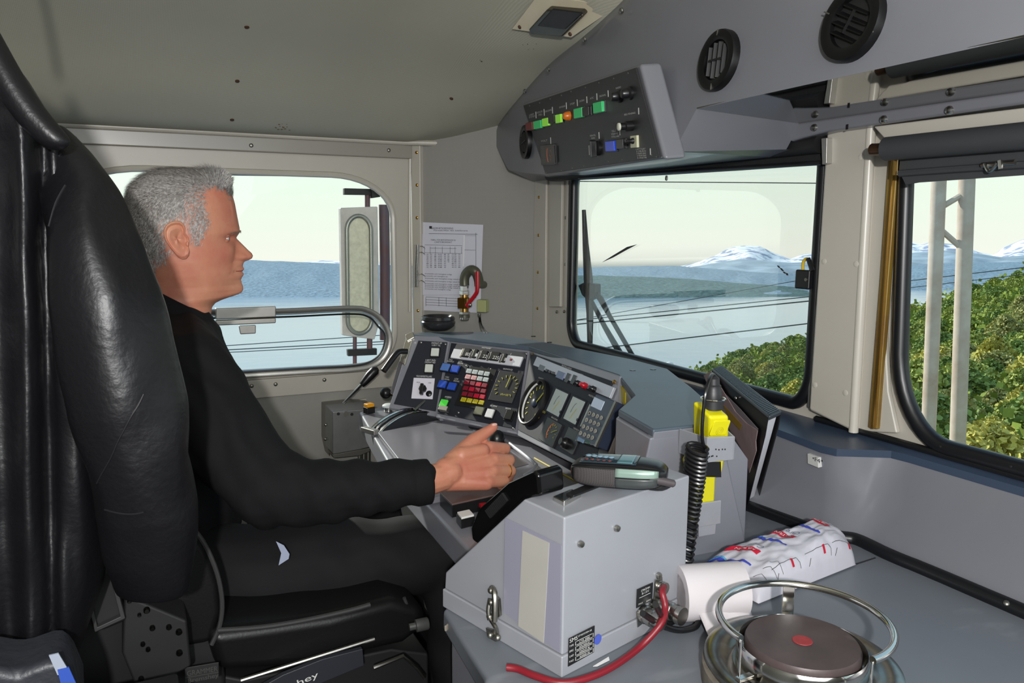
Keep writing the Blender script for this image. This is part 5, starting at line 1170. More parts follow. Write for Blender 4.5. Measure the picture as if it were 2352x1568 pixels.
# padlock tag on the pillar
pd=on(1851,640,'X',1.08);o=thing('padlock',pd-V((0,0,.02)),'small black padlock with a yellow cord hanging beside the pillar on the windscreen','padlock')
prism('body',L([(1836,618),(1869,620),(1866,665),(1833,662)],'X',1.082),(-.010,0,0),m_black,o,bev=.003)
tube('shackle',[on(1844,620,'X',1.077),on(1845,603,'X',1.077),on(1852,594,'X',1.077),on(1859,600,'X',1.077),on(1862,620,'X',1.077)],.0028,mat('yellow_cord',(190,160,40),.5),o,seg=8,sub=4)
tube('strap',[on(1856,593,'X',1.076),on(1866,622,'X',1.076)],.004,m_black,o,seg=8)
MB().lathe(on(1851,642,'X',1.072),(-1,0,0),[(.003,-.001),(.003,.001)],10).build('keyhole',m_zinc,o)
# ================================================================ SIDE WALL EQUIPMENT
bxp=thing('brake_valve_box',on(800,990,'Y',2.3),'grey metal valve box with a black-gripped lever on the side wall below the window','valve box')
prism('case',L([(764,945),(828,940),(850,936),(850,1027),(826,1033),(765,1044)],'Y',2.24),(0,.10,0),mat('cast_grey',(140,141,140),.32,.5,var=(30,.08)),bxp,bev=.004)
prism('back_plate',L([(749,932),(812,925),(850,926),(850,945),(757,950),(757,1048),(749,1012)],'Y',2.335),(0,.064,0),m_zinc,bxp,bev=.002)
prism('lower_flange',L([(764,1044),(826,1033),(850,1028),(850,1036),(826,1046),(766,1052)],'Y',2.24),(0,.06,0),m_zinc,bxp,bev=.001)
for x,y in((777,950),(795,950),(808,951)):MB().lathe(on(x,y,'Y',2.24),(0,-1,0),[(.0045 if x!=795 else .008,-.001),(.0045 if x!=795 else .008,.002)],12).build('bolt',m_zinc if x==795 else m_blackm,bxp)
for x,y in((748,975),(747,1008)):MB().sph(on(x,y,'Y',2.33),.005,10,6).build('bolt',m_steel,bxp,smooth=True)
tube('lever_rod',[on(789,926,'Y',2.28),on(812,902,'Y',2.27),on(834,879,'Y',2.26)],.0042,m_chrome,bxp,seg=10)
tube('lever_grip',[on(830,884,'Y',2.26),on(836,878,'Y',2.26),on(850,862,'Y',2.26),on(862,850,'Y',2.26),on(868,846,'Y',2.26)],[.008,.011,.0145,.0140,.005],m_black,bxp,seg=16,sub=3)
pp=thing('wall_pipes',on(835,1060,'Y',2.3),'short grey pipes under the valve box on the side wall','pipe')
for x in(826,836,846):tube('pipe',[on(x,1034,'Y',2.3),on(x,1075,'Y',2.3),on(x,1200,'Y',2.3)],.006,m_zinc,pp,seg=8)
nt_=struct(prism('wall_plate',L([(826,918),(842,915),(842,938),(827,940)],'Y',2.385),(0,.014,0),m_trim,bev=.001))
# ================================================================ OUTSIDE FITTINGS: MIRROR, WIPER
mr=thing('exterior_mirror',on(830,770,'Y',2.75),'tall exterior mirror on rusty posts outside the side window','mirror')
m_rust=mat('rusty_paint',(84,78,92),.6,.1,var=(12,.3,(104,62,58)))
Ym=2.62
prism('housing',L([(782,477),(868,474),(872,740),(861,780),(787,770)],'Y',Ym),(0,.03,0),mat('weathered_housing',(190,182,176),.5,var=(30,.12)),mr,bev=.004)
ov=[]
c1,c2=on(824,530,'Y',Ym),on(826,735,'Y',Ym);hw=.041
for i in range(17):t=math.pi*i/16;ov.append(c1+V((math.cos(t)*hw,0,math.sin(t)*hw*1.2)))
for i in range(17):t=math.pi+math.pi*i/16;ov.append(c2+V((math.cos(t)*hw,0,math.sin(t)*hw*1.1)))
MB().tube([p+V((0,-.002,0)) for p in ov],.0075,seg=10,closed=True).build('bezel',m_zinc,mr,smooth=True)
MB().prism([p+V((0,-.001,0)) for p in ov],(0,.004,0)).build('mirror_glass',mat('mirror_glass',(206,200,178),.5,.2,var=(60,.16),bump=(60,.5,.003)),mr)
tube('post',[on(882,470,'Y',Ym+.02),on(884,600,'Y',Ym+.02),on(884,780,'Y',Ym+.02)],.018,m_rust,mr,seg=14)
prism('top_arm',L([(791,432),(868,434),(868,448),(791,447)],'Y',Ym+.01),(0,.02,0),m_blackm,mr,bev=.001)
tube('top_pin',[on(844,445,'Y',Ym+.02),on(844,476,'Y',Ym+.02)],.009,m_rust,mr,seg=10)
prism('clamp',L([(853,432),(868,430),(874,452),(855,455)],'Y',Ym),(0,.03,0),m_blackm,mr,bev=.002)
tube('threaded_rod',[on(815,772,'Y',Ym+.01),on(815,835,'Y',Ym+.01)],.007,m_rust,mr,seg=8)
tube('lower_pin',[on(849,778,'Y',Ym+.01),on(849,804,'Y',Ym+.01)],.010,m_rust,mr,seg=8)
prism('lower_arm',L([(799,803),(866,800),(866,815),(800,818)],'Y',Ym),(0,.02,0),m_blackm,mr,bev=.001)
wp_=thing('windscreen_wiper',on(1356,800,'X',1.17),'black windscreen wiper with twin arms outside the windscreen','wiper')
Xw=1.128
tube('blade',[on(1341,482,'X',Xw),on(1345,560,'X',Xw),on(1351,640,'X',Xw),on(1355,720,'X',Xw),on(1355,803,'X',Xw)],[.0055,.0085,.013,.010,.007],m_blackm,wp_,seg=8)
prism('hub',L([(1327,655),(1340,648),(1366,652),(1366,682),(1350,690),(1336,678)],'X',Xw-.008),(.02,0,0),m_blackm,wp_,bev=.003)
tube('arm',[on(1358,660,'X',Xw),on(1380,687,'X',Xw),on(1400,725,'X',Xw),on(1462,832,'X',Xw)],[.005,.0085,.006,.006],m_blackm,wp_,seg=8)
tube('arm',[on(1358,690,'X',Xw+.005),on(1390,752,'X',Xw+.005),on(1432,825,'X',Xw+.005)],[.006,.007,.009],m_blackm,wp_,seg=8)
# ================================================================ THE DRIVER
HY=1.55
def H(px,py,y=HY):return on(px,py,'Y',y)
fr_=[(470,388),(500,402),(520,420),(531,440),(539,468),(545,500),(549.5,522),(550,530),(548,537),(543,545),(544,548),(551,555),(560,564),(570,574),(578,581),(581,587),(579,593),(572,597),(562,600),(559,605),(557.5,611),(561,617),(560,621),(555.5,623.5),(559.5,627),(559.5,631),(556,636),(553.5,642),(555.5,650),(558.5,658),(558.5,665),(555,671),(545,676),(528,681),(510,687),(495,694),(487,704),(484,720),(482,760)]
ba_=[(380,388),(345,396),(318,412),(300,432),(288,462),(279,500),(278,530),(283,562),(292,592),(305,618),(314,640),(318,670),(320,700),(322,760)]
bas=[(470,388),(500,402),(520,420),(531,440),(538,468),(543,500),(546,522),(545,535),(541,545),(540,560),(541,580),(542,600),(544,611),(547,623),(547,636),(545,650),(544,662),(538,672),(530,679),(515,685),(500,691),(488,699),(484,710),(482,760)]
def tab(pts,y=HY):return sorted([((q:=H(*p,y)).z,q.x) for p in pts])
def itp(t,z):
    if z<=t[0][0]:return t[0][1]
    for (a,b),(c,d) in zip(t,t[1:]):
        if z<=c:
            k=(z-a)/(c-a) if c>a else 0;return b+(d-b)*k
    return t[-1][1]
FT,BT,ST=tab(fr_),tab(ba_),tab(bas)
zof=lambda py:H(430,py).z
WT=sorted([(zof(y),w) for y,w in((388,.012),(391,.028),(397,.043),(410,.057),(430,.067),(460,.0745),(500,.078),(540,.0775),(570,.075),(600,.072),(630,.067),(655,.061),(680,.058),(700,.058),(760,.062))])
ST_=sorted([(zof(y),w) for y,w in((388,.05),(530,.03),(543,.012),(552,.0085),(565,.009),(580,.0105),(592,.0125),(600,.011),(604,.016),(611,.022),(617,.020),(623,.024),(630,.019),(640,.026),(655,.022),(670,.024),(690,.04),(760,.05))])
# taper toward the face
TT=sorted([(zof(y),w) for y,w in((388,.1),(430,.18),(500,.22),(540,.26),(580,.32),(620,.42),(655,.56),(675,.50),(695,.2),(760,.0))])
zt,zb=zof(388.5),zof(752);NZ,NT=190,128;skin=MB();rings=[]
eyeY,eyeZ=.0315,zof(546)
for i in range(NZ+1):
    z=zt+(zb-zt)*i/NZ;xf,xb,xs,w,sg,tp=(itp(t,z) for t in(FT,BT,ST,WT,ST_,TT));xc=(xs+xb)/2;A_=(xs-xb)/2;r=[]
    for j in range(NT):
        a=2*math.pi*j/NT;ca,sa=math.cos(a),math.sin(a)
        x=xc+A_*math.copysign(abs(ca)**.88,ca);y=w*math.copysign(abs(sa)**.86,sa)
        if ca>0:y*=1-tp*ca**2.2
        f=max(0,ca)
        x+=(xf-xs)*math.exp(-(y/sg)**2)*(f>0)
        # nostril wings
        if f>0:
            x+=.0075*math.exp(-((abs(y)-.0135)/.0055)**2-((z-zof(591))/.0075)**2)
            x+=.0035*math.exp(-((abs(y)-.030)/.016)**2-((z-zof(531))/.006)**2)      # brow
            x-=.0075*math.exp(-((abs(y)-eyeY)/.014)**2-((z-eyeZ)/.0085)**2)         # socket
            x+=.0042*math.exp(-((abs(y)-.038)/.016)**2-((z-zof(580))/.016)**2)      # cheek
            x-=.0012*math.exp(-((abs(y)-.024-.35*(zof(595)-z))/.0035)**2-((z-zof(612))/.014)**2)  # smile fold
            x-=.0030*math.exp(-((abs(y)-.024)/.006)**2-((z-zof(622))/.003)**2)
            x-=.0018*math.exp(-((z-zof(623.5))/.0012)**2)*(abs(y)<.026)
        if abs(sa)>.5:
            k=1+.03*math.exp(-((z-zof(655))/.012)**2)*(f>.2)-.05*math.exp(-((z-zof(480))/.02)**2)*f
            y*=k
        r.append(V((x,HY+y,z)))
    rings.append(r)
skin.loft(rings)
# ear
def ear(sgn):
    yy=HY+sgn*-.0755;E=lambda px,py,h=0:(lambda q:V((q.x,yy-sgn*h,q.z)))(on(px,py,'Y',HY-.0755))
    out=[(412,509),(402,508),(390,511),(381,517),(376,527),(376,540),(380,552),(388,565),(398,578),(408,589),(418,594),(427,593),(433,586),(434,576),(432,566),(434,556),(432,545),(424,535),(424,524),(420,514)]
    cx,cy=405,548;n=len(out);R_=[]
    for k,(f,h) in enumerate(((0,.0035),(.25,.0035),(.42,.005),(.55,.0075),(.66,.0085),(.76,.004),(.84,.006),(.92,.0125),(1.0,.0125),(1.03,.009),(1.0,.003),(.9,-.004))):
        ring=[]
        for i,(x,y) in enumerate(out):
            lobe=max(0,min(1,(y-570)/20));front=max(0,min(1,(x-418)/14));hh=h*(1-.75*front*(f>.5)) if not lobe else h*(1-lobe)+.008*lobe*(f<.95)
            tilt=.010*(1-(x-375)/60)
            ring.append(E(cx+(x-cx)*max(f,.02),cy+(y-cy)*max(f,.02),hh+tilt*(k<10)))
        R_.append(ring)
    mb=MB();mb.loft(R_,closed=True,caps=True)
    mb.add(*(lambda t:(t.v,t.f))(MB().sph(E(430,560,.004),(.0026,.0028,.0048),10,8)))
    return mb
for sgn in(1,-1):
    e_=ear(sgn);skin.add(e_.v,e_.f)
# eyes lids on the head skin
re_=min(rings,key=lambda r:abs(r[0].z-eyeZ));xS=min((p for p in re_ if p.x>H(480,546).x),key=lambda p:abs(p.y-(HY-eyeY))).x
for s_ in(-1,1):
    c=V((xS-.0078,HY+s_*eyeY,eyeZ))
    skin.sph(c+V((.0005,0,.0042)),(.0112,.0150,.0052),16,10);skin.sph(c+V((-.0004,0,-.0046)),(.0106,.0145,.0046),16,10)
# torso, arms and legs under the clothes, forearm and hand
nk=H(400,760)
body=MB()
body.cap(H(405,720),.052,H(398,800),.060);body.sph(H(400,930),(.11,.17,.17));body.sph(H(380,1130),(.12,.16,.17));body.cap(H(430,860,1.37),.05,H(600,1125,1.27),.042);body.cap(H(440,860,1.73),.05,H(560,1080,1.84),.042)
body.cap(H(560,1080,1.84),.036,H(720,1170,1.62),.027)
FY=1.20
W=H(1000,1101,FY)
body.cap(H(600,1125,1.27),.040,H(850,1118,1.215),.034);body.cap(H(850,1118,1.215),.034,H(930,1109,1.205),.0270)
hand=MB()
hand.cap(H(940,1108,1.205),.0295,H(975,1104,FY),.0270);hand.cap(H(975,1104,FY),.0270,H(1018,1094,FY),.0235)
hand.cap(W+V((0,0,.003)),.0225,H(1035,1085,FY),.0225)
mcp=[H(1121,1028,1.222),H(1134,1055,1.205),H(1132,1081,1.192),H(1122,1105,1.182)]
pip=[H(1160,1030,1.236),H(1170,1056,1.216),H(1173,1081,1.204),H(1160,1106,1.192)]
rm=[.0125,.0125,.012,.0112];rp2=[.0104,.0106,.0102,.0092]
for i,(a,b) in enumerate(zip(mcp,pip)):
    st=H(1022+2*i,1076+9*i,FY+.002);hand.cap(st,.0185,a-V((.004,0,.003)),rm[i]+.001);hand.cap(a,rm[i],b,rp2[i])
    dp=b+V((.003,.018,-.020));tpp=dp+V((-.017,.004,-.010));hand.cap(b,rp2[i],dp,rp2[i]*.92);hand.cap(dp,rp2[i]*.92,tpp,rp2[i]*.8)
hand.sph(H(1075,1082,FY+.012),(.038,.016,.030),20,12)
tm=[H(1040,1062,FY+.012),H(1086,1012,1.228),H(1113,995,1.232),H(1133,981,1.232)]
hand.cap(tm[0],.0190,tm[1],.0128);hand.cap(tm[1],.0128,tm[2],.0106);hand.cap(tm[2],.0106,tm[3],.0082);hand.cap(H(1060,1045,FY+.01),.015,H(1108,1035,1.212),.013)
m_skin=bpy.data.materials.new('skin')
m_skin=mat('skin_tone',(194,140,110),.5,var=(11,.1,(180,102,84)),bump=(160,.25,.0012))
bb_=m_skin.node_tree.nodes['Principled BSDF'];bb_.inputs['Subsurface Weight'].default_value=.10;bb_.inputs['Subsurface Radius'].default_value=(.01,.004,.002)
hob=hand.build('h',m_skin,org=(0,0,0));remesh(hob,.0016,9,.5);hme=hob.data
skin_all=MB();skin_all.add(skin.v,skin.f);skin_all.add([v.co.copy() for v in hme.vertices],[list(p.vertices) for p in hme.polygons]);bpy.data.objects.remove(hob)
bdo=body.build('b',m_skin,org=(0,0,0));remesh(bdo,.008,4,.5);skin_all.add([v.co.copy() for v in bdo.data.vertices],[list(p.vertices) for p in bdo.data.polygons]);bpy.data.objects.remove(bdo)
seatz=.60
dr=thing('person',V((.15,1.5,.0)),'seated grey-haired driver in a black pullover and dark trousers, right hand on the desk','person')
skb=skin_all.build('body',m_skin,dr,smooth='all')
# eyes
HBX=BVHTree.FromPolygons([tuple(p) for p in skin.v],skin.f)
for s_ in(-1,1):
    c=V((xS-.0078,HY+s_*eyeY,eyeZ));MB().sph(c,.0106,18,12).build('eye',mat('eye_white',(206,196,188),.2),dr,smooth=True)
    MB().lathe(c+V((.0088,0,0)),(1,0,0),[(.0052,-.001),(.0048,.0012),(.001,.0022)],16).build('iris',mat('iris_grey_blue',(70,90,100),.15),dr,smooth=True)
MB().tube([HBX.ray_cast(V((2,HY+i*.0042,zof(623.3))),V((-1,0,0)))[0]+V((-.0004,0,0)) for i in range(-5,6)],.0010,seg=6).build('lip_line',mat('lip_shade',(140,62,58),.5),dr,smooth=True)
HBR=BVHTree.FromPolygons([tuple(p) for p in skin.v],skin.f)
brow=MB()
rnd=random.Random(3)
for s_ in(-1,1):
    for i in range(150):
        t=rnd.random();y=.012+.032*t;zz_=zof(530+4*t*t+rnd.uniform(-2,2.5));h_=HBR.ray_cast(V((2,HY+s_*y,zz_)),V((-1,0,0)));p=(h_[0] or V((0,HY,1.3)))+V((.0004,0,0));d_=V((.002,s_*.006,-.002+rnd.uniform(-.002,.002)));w_=V((0,0,.0003))
        brow.add([p-w_,p+w_,p+d_],[[0,1,2]])
brow.build('eyebrows',mat('brow_hair',(150,132,118),.7),dr)
# hair
HB=BVHTree.FromPolygons([tuple(p) for r in rings for p in r],skin.f[:NZ*NT])
region=[(533,457),(522,441),(500,430),(476,430),(462,446),(466,475),(470,505),(458,538),(446,560),(441,551),(434,530),(424,512),(405,503),(388,505),(372,516),(367,535),(371,556),(379,575),(372,592),(350,612),(325,640),(300,652),(255,650),(250,370),(560,370)]
capreg=[(530,452),(516,437),(480,424),(448,424),(428,450),(424,485),(405,497),(378,503),(362,518),(360,545),(366,575),(360,592),(335,612),(312,636),(300,645),(255,650),(250,370),(560,370)]
def inside(x,y,pl):
    c=False;n=len(pl)
    for i in range(n):
        x1,y1=pl[i];x2,y2=pl[(i+1)%n]
        if (y1>y)!=(y2>y) and x<(x2-x1)*(y-y1)/(y2-y1)+x1:c=not c
    return c
def sidepx(p): # where a head point shows in a straight side view
    q=pr((p.x,HY if abs(p.y-HY)<.03 else p.y if p.y<HY else 2*HY-p.y,p.z));return q.x,q.y
cap_=MB();keep={}
for i in range(0,NZ+1):
    for j in range(NT):
        p=rings[i][j];sx,sy=pr(V((p.x,HY-abs(p.y-HY),p.z)))[:]
        keep[i,j]=inside(sx,sy,region)
def nrm(i,j):
    a=rings[min(i+1,NZ)][j]-rings[max(i-1,0)][j];b=rings[i][(j+1)%NT]-rings[i][j-1];n=b.cross(a)
    c=V((H(415,520).x,HY,zof(520)));return n.normalized() if n.dot(rings[i][j]-c)>0 else -n.normalized()
idx={}
for (i,j),k in keep.items():
    if inside(*pr(V((rings[i][j].x,HY-abs(rings[i][j].y-HY),rings[i][j].z)))[:],capreg):
        p=rings[i][j]+nrm(i,j)*(.0022+.0012*noise.noise(rings[i][j]*90));idx[i,j]=len(cap_.v);cap_.v.append(p)
for i in range(NZ):
    for j in range(NT):
        q=[(i,j),(i,(j+1)%NT),(i+1,(j+1)%NT),(i+1,j)]
        if all(t in idx for t in q):cap_.f.append([idx[t] for t in q])
m_hair=mat('grey_hair',(128,122,116),.55,var=(160,.5,(74,68,64)))
hc_=cap_.build('hair',m_hair,dr,smooth='all')
st=MB();rnd=random.Random(11);ks=[k for k in keep if k[0]>0 and inside(*[a+rnd.gauss(0,5) for a in pr(V((rings[k[0]][k[1]].x,HY-abs(rings[k[0]][k[1]].y-HY),rings[k[0]][k[1]].z)))[:]],region)]
for _ in range(27000):
    i,j=rnd.choice(ks);n=nrm(i,j);p=rings[i][j].lerp(rings[min(i+2,NZ)][j],rnd.random()).lerp(rings[i][(j+2)%NT],rnd.random())+n*.0012+V((rnd.uniform(-1,1),rnd.uniform(-1,1),rnd.uniform(-1,1)))*.0006
    sx,sy=pr(V((p.x,HY-abs(p.y-HY),p.z)))
    top=max(0,min(1,(470-sy)/60));frt=max(0,min(1,(sx-430)/90))
    ft=max(0,min(1,(sx-462)/52));tp_=max(0,min(1,(478-sy)/50));phi=math.radians((240+8*max(0,min(1,(sx-330)/60)))*(1-tp_)+(178*(1-ft)+38*ft)*tp_)
    d_=V((math.cos(phi),(p.y-HY)*1.5,math.sin(phi)))
    if sy>575:d_=V((.10,0,-1))
    d_=(d_-n*d_.dot(n)*.8).normalized()+n*(.20+.30*top+.35*frt*top)+V((rnd.gauss(0,.12),rnd.gauss(0,.12),rnd.gauss(0,.12)))
    d_=d_.normalized();l=(.0085+.006*top+.004*frt*top)*rnd.uniform(.6,1.25)
    if sx>520 and top>.2:l*=.9
    w_=d_.cross(n).normalized()*rnd.uniform(.00022,.00042);q=p+d_*l*.55+n*.0006;e=p+d_*l+V((0,0,-.0006));b=len(st.v)
    st.v+=[p-w_,p+w_,q+w_*.8,q-w_*.8,e];st.f+=[[b,b+1,b+2,b+3],[b+3,b+2,b+4]]
st.build('hair_strands',mat('grey_hair_strands',(204,200,196),.5,var=(240,.5,(88,82,78))),dr)
# ring and nail
rq=mcp[2].lerp(pip[2],.80);dv=(pip[2]-mcp[2]).normalized();a_,b_=MB().frame(dv)
MB().tube([rq+(a_*math.cos(t)+b_*math.sin(t))*.0112 for t in[i*.314 for i in range(20)]],.0011,seg=8,closed=True).build('gold_ring',mat('gold',(230,180,90),.2,1.0),dr,smooth=True)
MB().sph(tm[3]+V((.0,-.0045,.0058)),(.0058,.0035,.0030),12,8).build('thumb_nail',mat('nail',(216,164,148),.25),dr,smooth=True)
# pullover
m_sw=mat('black_wool',(19,19,21),.85,spec=.2,bump=(900,.35,.0008))
sw=MB();sw.sph(H(392,930),(.125,.205,.185));sw.sph(H(372,1130),(.145,.185,.20));sw.sph(H(395,850),(.095,.19,.10));sw.sph(H(365,1270),(.15,.18,.10))
sw.cap(H(405,820,1.50),.085,H(425,865,1.385),.078);sw.cap(H(405,820,1.60),.085,H(425,865,1.715),.078)
sw.cap(H(425,865,1.385),.078,H(520,1010,1.32),.073);sw.cap(H(520,1010,1.32),.073,H(612,1118,1.265),.064)
sw.cap(H(612,1118,1.265),.066,H(720,1130,1.235),.053);sw.cap(H(720,1130,1.235),.053,H(870,1120,1.212),.0435);sw.cap(H(870,1120,1.212),.0435,H(962,1107,1.20),.0365)
sw.cap(H(425,865,1.715),.078,H(560,1080,1.85),.062);sw.cap(H(560,1080,1.85),.06,H(700,1165,1.65),.042)
sw.cap(H(400,742),.070,H(395,800),.095)
def crease(p,n):
    a=math.sin((p.x*1.0+p.z*.55)*118+noise.noise(p*9)*3.2)*.0022+noise.noise(p*16)*.0055+noise.noise(p*38)*.0016
    return a
swo=sw.build('pullover',m_sw,dr);remesh(swo,.0055,9,.6,crease)
# cuff and stand-up collar
ca,cb=H(955,1109,1.201),H(984,1105,1.20);cd=(cb-ca).normalized();u_,v_=MB().frame(cd)
MB().loft([[ca.lerp(cb,t)+(u_*math.cos(a)+v_*math.sin(a))*r for a in[i*.2094 for i in range(30)]] for t,r in((-.6,.034),(.0,.0385),(.7,.0380),(.98,.0375),(1.02,.0350),(.6,.0300))],caps=False).build('cuff',m_sw,dr,smooth='all')
pbk,pf=H(314,640),H(487,726);lbk,lf=H(320,708),H(470,768)
col_=[]
for t,k,g in((0,1.04,.0),(.5,1.08,.0),(1.0,1.12,.0)):
    a0,a1=pbk.lerp(lbk,t),pf.lerp(lf,t);c=(a0+a1)/2;h=(a1-a0)/2
    col_.append([c+h*math.cos(a)*k+V((0,1,0))*math.sin(a)*(.074+.018*t) for a in[i*2*math.pi/48 for i in range(48)]])
inner=[c_.lerp(sum(col_[0],V())/48,.06) for c_ in col_[0]];inn2=[c_.lerp(sum(col_[1],V())/48,.10) for c_ in col_[1]]
MB().loft([inn2,inner,col_[0],[p.lerp(q,.5)+V((0,0,0)) for p,q in zip(col_[0],col_[1])],col_[1],col_[2]],caps=False).build('collar',m_sw,dr,smooth='all')
# trousers
m_tr=mat('dark_trousers',(22,22,24),.8,spec=.2,bump=(700,.25,.0006))
tr_=MB();tr_.sph(H(330,1340,1.5),(.16,.19,.12));tr_.cap(H(380,1345,1.42),.100,H(760,1300,1.36),.086);tr_.cap(H(760,1300,1.36),.086,H(1040,1262,1.31),.064)
kn=H(1040,1262,1.31);tr_.cap(kn,.064,V((kn.x+.04,kn.y,.14)),.05)
tr_.cap(H(380,1320,1.62),.10,H(900,1200,1.72),.075);kn2=H(900,1200,1.72);tr_.cap(kn2,.068,V((kn2.x+.04,kn2.y,.14)),.05)
trs=tr_.build('trousers',m_tr,dr);remesh(trs,.008,7,.6,lambda p,n:math.sin((p.x*1.1+p.z*.9)*46+noise.noise(p*7)*3)*.0026+noise.noise(p*14)*.004)
for k in(kn,kn2):
    f0=V((k.x+.04,k.y,.05));mb=MB();mb.cap(f0+V((-.06,0,.0)),.045,f0+V((.14,0,-.012)),.034);o=mb.build('shoe',m_black,dr);remesh(o,.008,4,.5)
tag(prism('paper_slip',L([(634,1243),(652,1252),(665,1272),(663,1283),(640,1298),(646,1270)],'Y',1.268),(0,.001,0),mat('pale_blue_paper',(150,158,178),.5)),'corner of a pale paper slip poking from the pocket on the driver\'s lap','paper')
# ================================================================ SEAT
m_lea=mat('seat_black_leather',(15,15,16),.42,spec=.35,bump=(260,.25,.0008));m_pip=mat('braided_piping',(48,47,47),.7,dots=(260,.4,('X','Z')))
se=thing('operator_chair',V((.05,1.4,0)),"black upholstered driver's seat with braided piping on a sprung base",'seat')
Yc=1.19
prism('seat_cushion',L([(470,1452),(600,1436),(760,1412),(900,1376),(975,1392),(985,1440),(930,1482),(700,1535),(500,1548)],'Y',Yc),(0,.50,0),m_lea,se,bev=.02,bseg=4)
prism('side_bolster',L([(436,1205),(478,1262),(505,1340),(511,1405),(488,1478),(420,1490),(360,1400),(350,1290),(395,1215)],'Y',Yc+.01),(0,.05,0),m_lea,se,bev=.015,bseg=4)
MB().box(V((-.22,1.45,.85)),(.05,0,-.01),(0,.25,0),(.03,0,.38)).build('backrest',m_lea,se,bev=.04,bseg=4)
tube('piping',[on(x,y,'Y',Yc-.002) for x,y in((436,1204),(470,1250),(498,1315),(510,1380),(505,1435),(486,1480))],.0035,m_pip,se,seg=8,sub=4)
tube('piping',[on(x,y,'Y',Yc-.004) for x,y in((500,1447),(600,1440),(700,1424),(800,1402),(850,1388))],.0040,m_pip,se,seg=8,sub=4)
tube('piping',[on(x,y,'Y',Yc+.01) for x,y in((928,1372),(935,1395),(928,1428))],.003,m_pip,se,seg=8,sub=4)
prism('suspension_base',L([(250,1500),(560,1560),(900,1490),(985,1500),(990,1900),(250,1900)],'Y',Yc+.03),(0,.40,0),m_blackm,se,bev=.005)
MB().box(V((.1,1.42,.03)),(.2,0,0),(0,.2,0),(0,0,.03)).build('foot_plate',m_blackm,se,bev=.004)
MB().box(V((.1,1.42,.2)),(.05,0,0),(0,.05,0),(0,0,.2)).build('column',m_blackm,se,bev=.004)
tube('chrome_edge',[on(553,1562,'Y',1.16),on(700,1516,'Y',1.16),on(860,1466,'Y',1.16)],.0032,m_steel,se,seg=8)
pl3=prism('name_plate',L([(560,1600),(650,1550),(740,1514),(833,1490),(836,1528),(740,1568),(600,1640)],'Y',1.155),(0,.01,0),mat('plate_slate',(40,42,48),.45),se,bev=.001)
mb=MB();q0=on(592,1615,'Y',1.154);q1=on(732,1553,'Y',1.154);mb.text('Bremshey',q0,q1-q0,(q1-q0).cross(V((0,1,0))) if (q1-q0).cross(V((0,1,0))).z>0 else -(q1-q0).cross(V((0,1,0))),.010,(q1-q0).length);mb.build('lettering',m_ltext,pl3)
pl4=prism('maker_label',L([(425,1535),(502,1522),(502,1556),(425,1568)],'Y',1.15),(0,.003,0),mat('label_dark',(30,30,30),.6),se)
gt=mat('grey_print',(62,62,60),.6);mb=MB();q0=on(430,1552,'Y',1.1498);q1=on(500,1540,'Y',1.1498);mb.text('GRAMMER',q0,q1-q0,V((0,0,1)),.008,(q1-q0).length);q0=on(432,1568,'Y',1.1498);q1=on(502,1554,'Y',1.1498);mb.text('Bremshey',q0,q1-q0,V((0,0,1)),.007,(q1-q0).length);mb.build('lettering',gt,pl4)
for (a,b) in(((425,1534),(502,1521)),((425,1556),(502,1543))):tube('label_line',[on(*a,'Y',1.1498),on(*b,'Y',1.1498)],.0005,gt,pl4,seg=4)
for x,y,r in((297,1381,.0045),(337,1402,.007),(320,1413,.004),(350,1443,.006),(388,1441,.006),(411,1452,.007),(412,1500,.007),(328,1480,.005),(340,1492,.005),(324,1560,.006)):
    MB().lathe(on(x,y,'Y',1.13),(0,-1,0),[(r*.6,-.004),(r*.6,.001),(r*.4,.003)],12).build('bolt',mat('dark_bolt',(52,52,50),.3,1.0),se,smooth=True)
prism('bolt_carrier',L([(285,1365),(430,1425),(440,1530),(320,1600),(280,1500)],'Y',1.134),(0,.10,0),m_blackm,se,bev=.004)
prism('rear_housing',L([(60,1330),(300,1290),(430,1300),(500,1440),(520,1560),(520,1900),(-60,1900)],'Y',1.21),(0,.42,0),m_blackm,se,bev=.01)
tube('height_lever',[on(858,1533,'Y',1.15),on(926,1506,'Y',1.15),on(957,1532,'Y',1.15),on(975,1555,'Y',1.15)],.0035,m_steel,se,seg=8)
MB().lathe(on(940,1440,'Y',1.16),(1,-.1,.05),[(.006,0),(.006,.01),(.0105,.011),(.0105,.030),(.009,.032)],16).build('adjust_knob',mat('grey_knob',(80,82,80),.35,.3),se,smooth=True)
prism('belt_guide',L([(185,1318),(196,1316),(224,1440),(276,1416),(252,1322),(262,1320),(288,1420),(218,1452)],'Y',1.12),(0,.01,0),mat('dark_grey_plastic',(52,52,52),.4),se,bev=.001)
prism('belt_panel',L([(180,1310),(262,1310),(292,1424),(216,1456)],'Y',1.131),(0,.08,0),m_blackm,se,bev=.004)
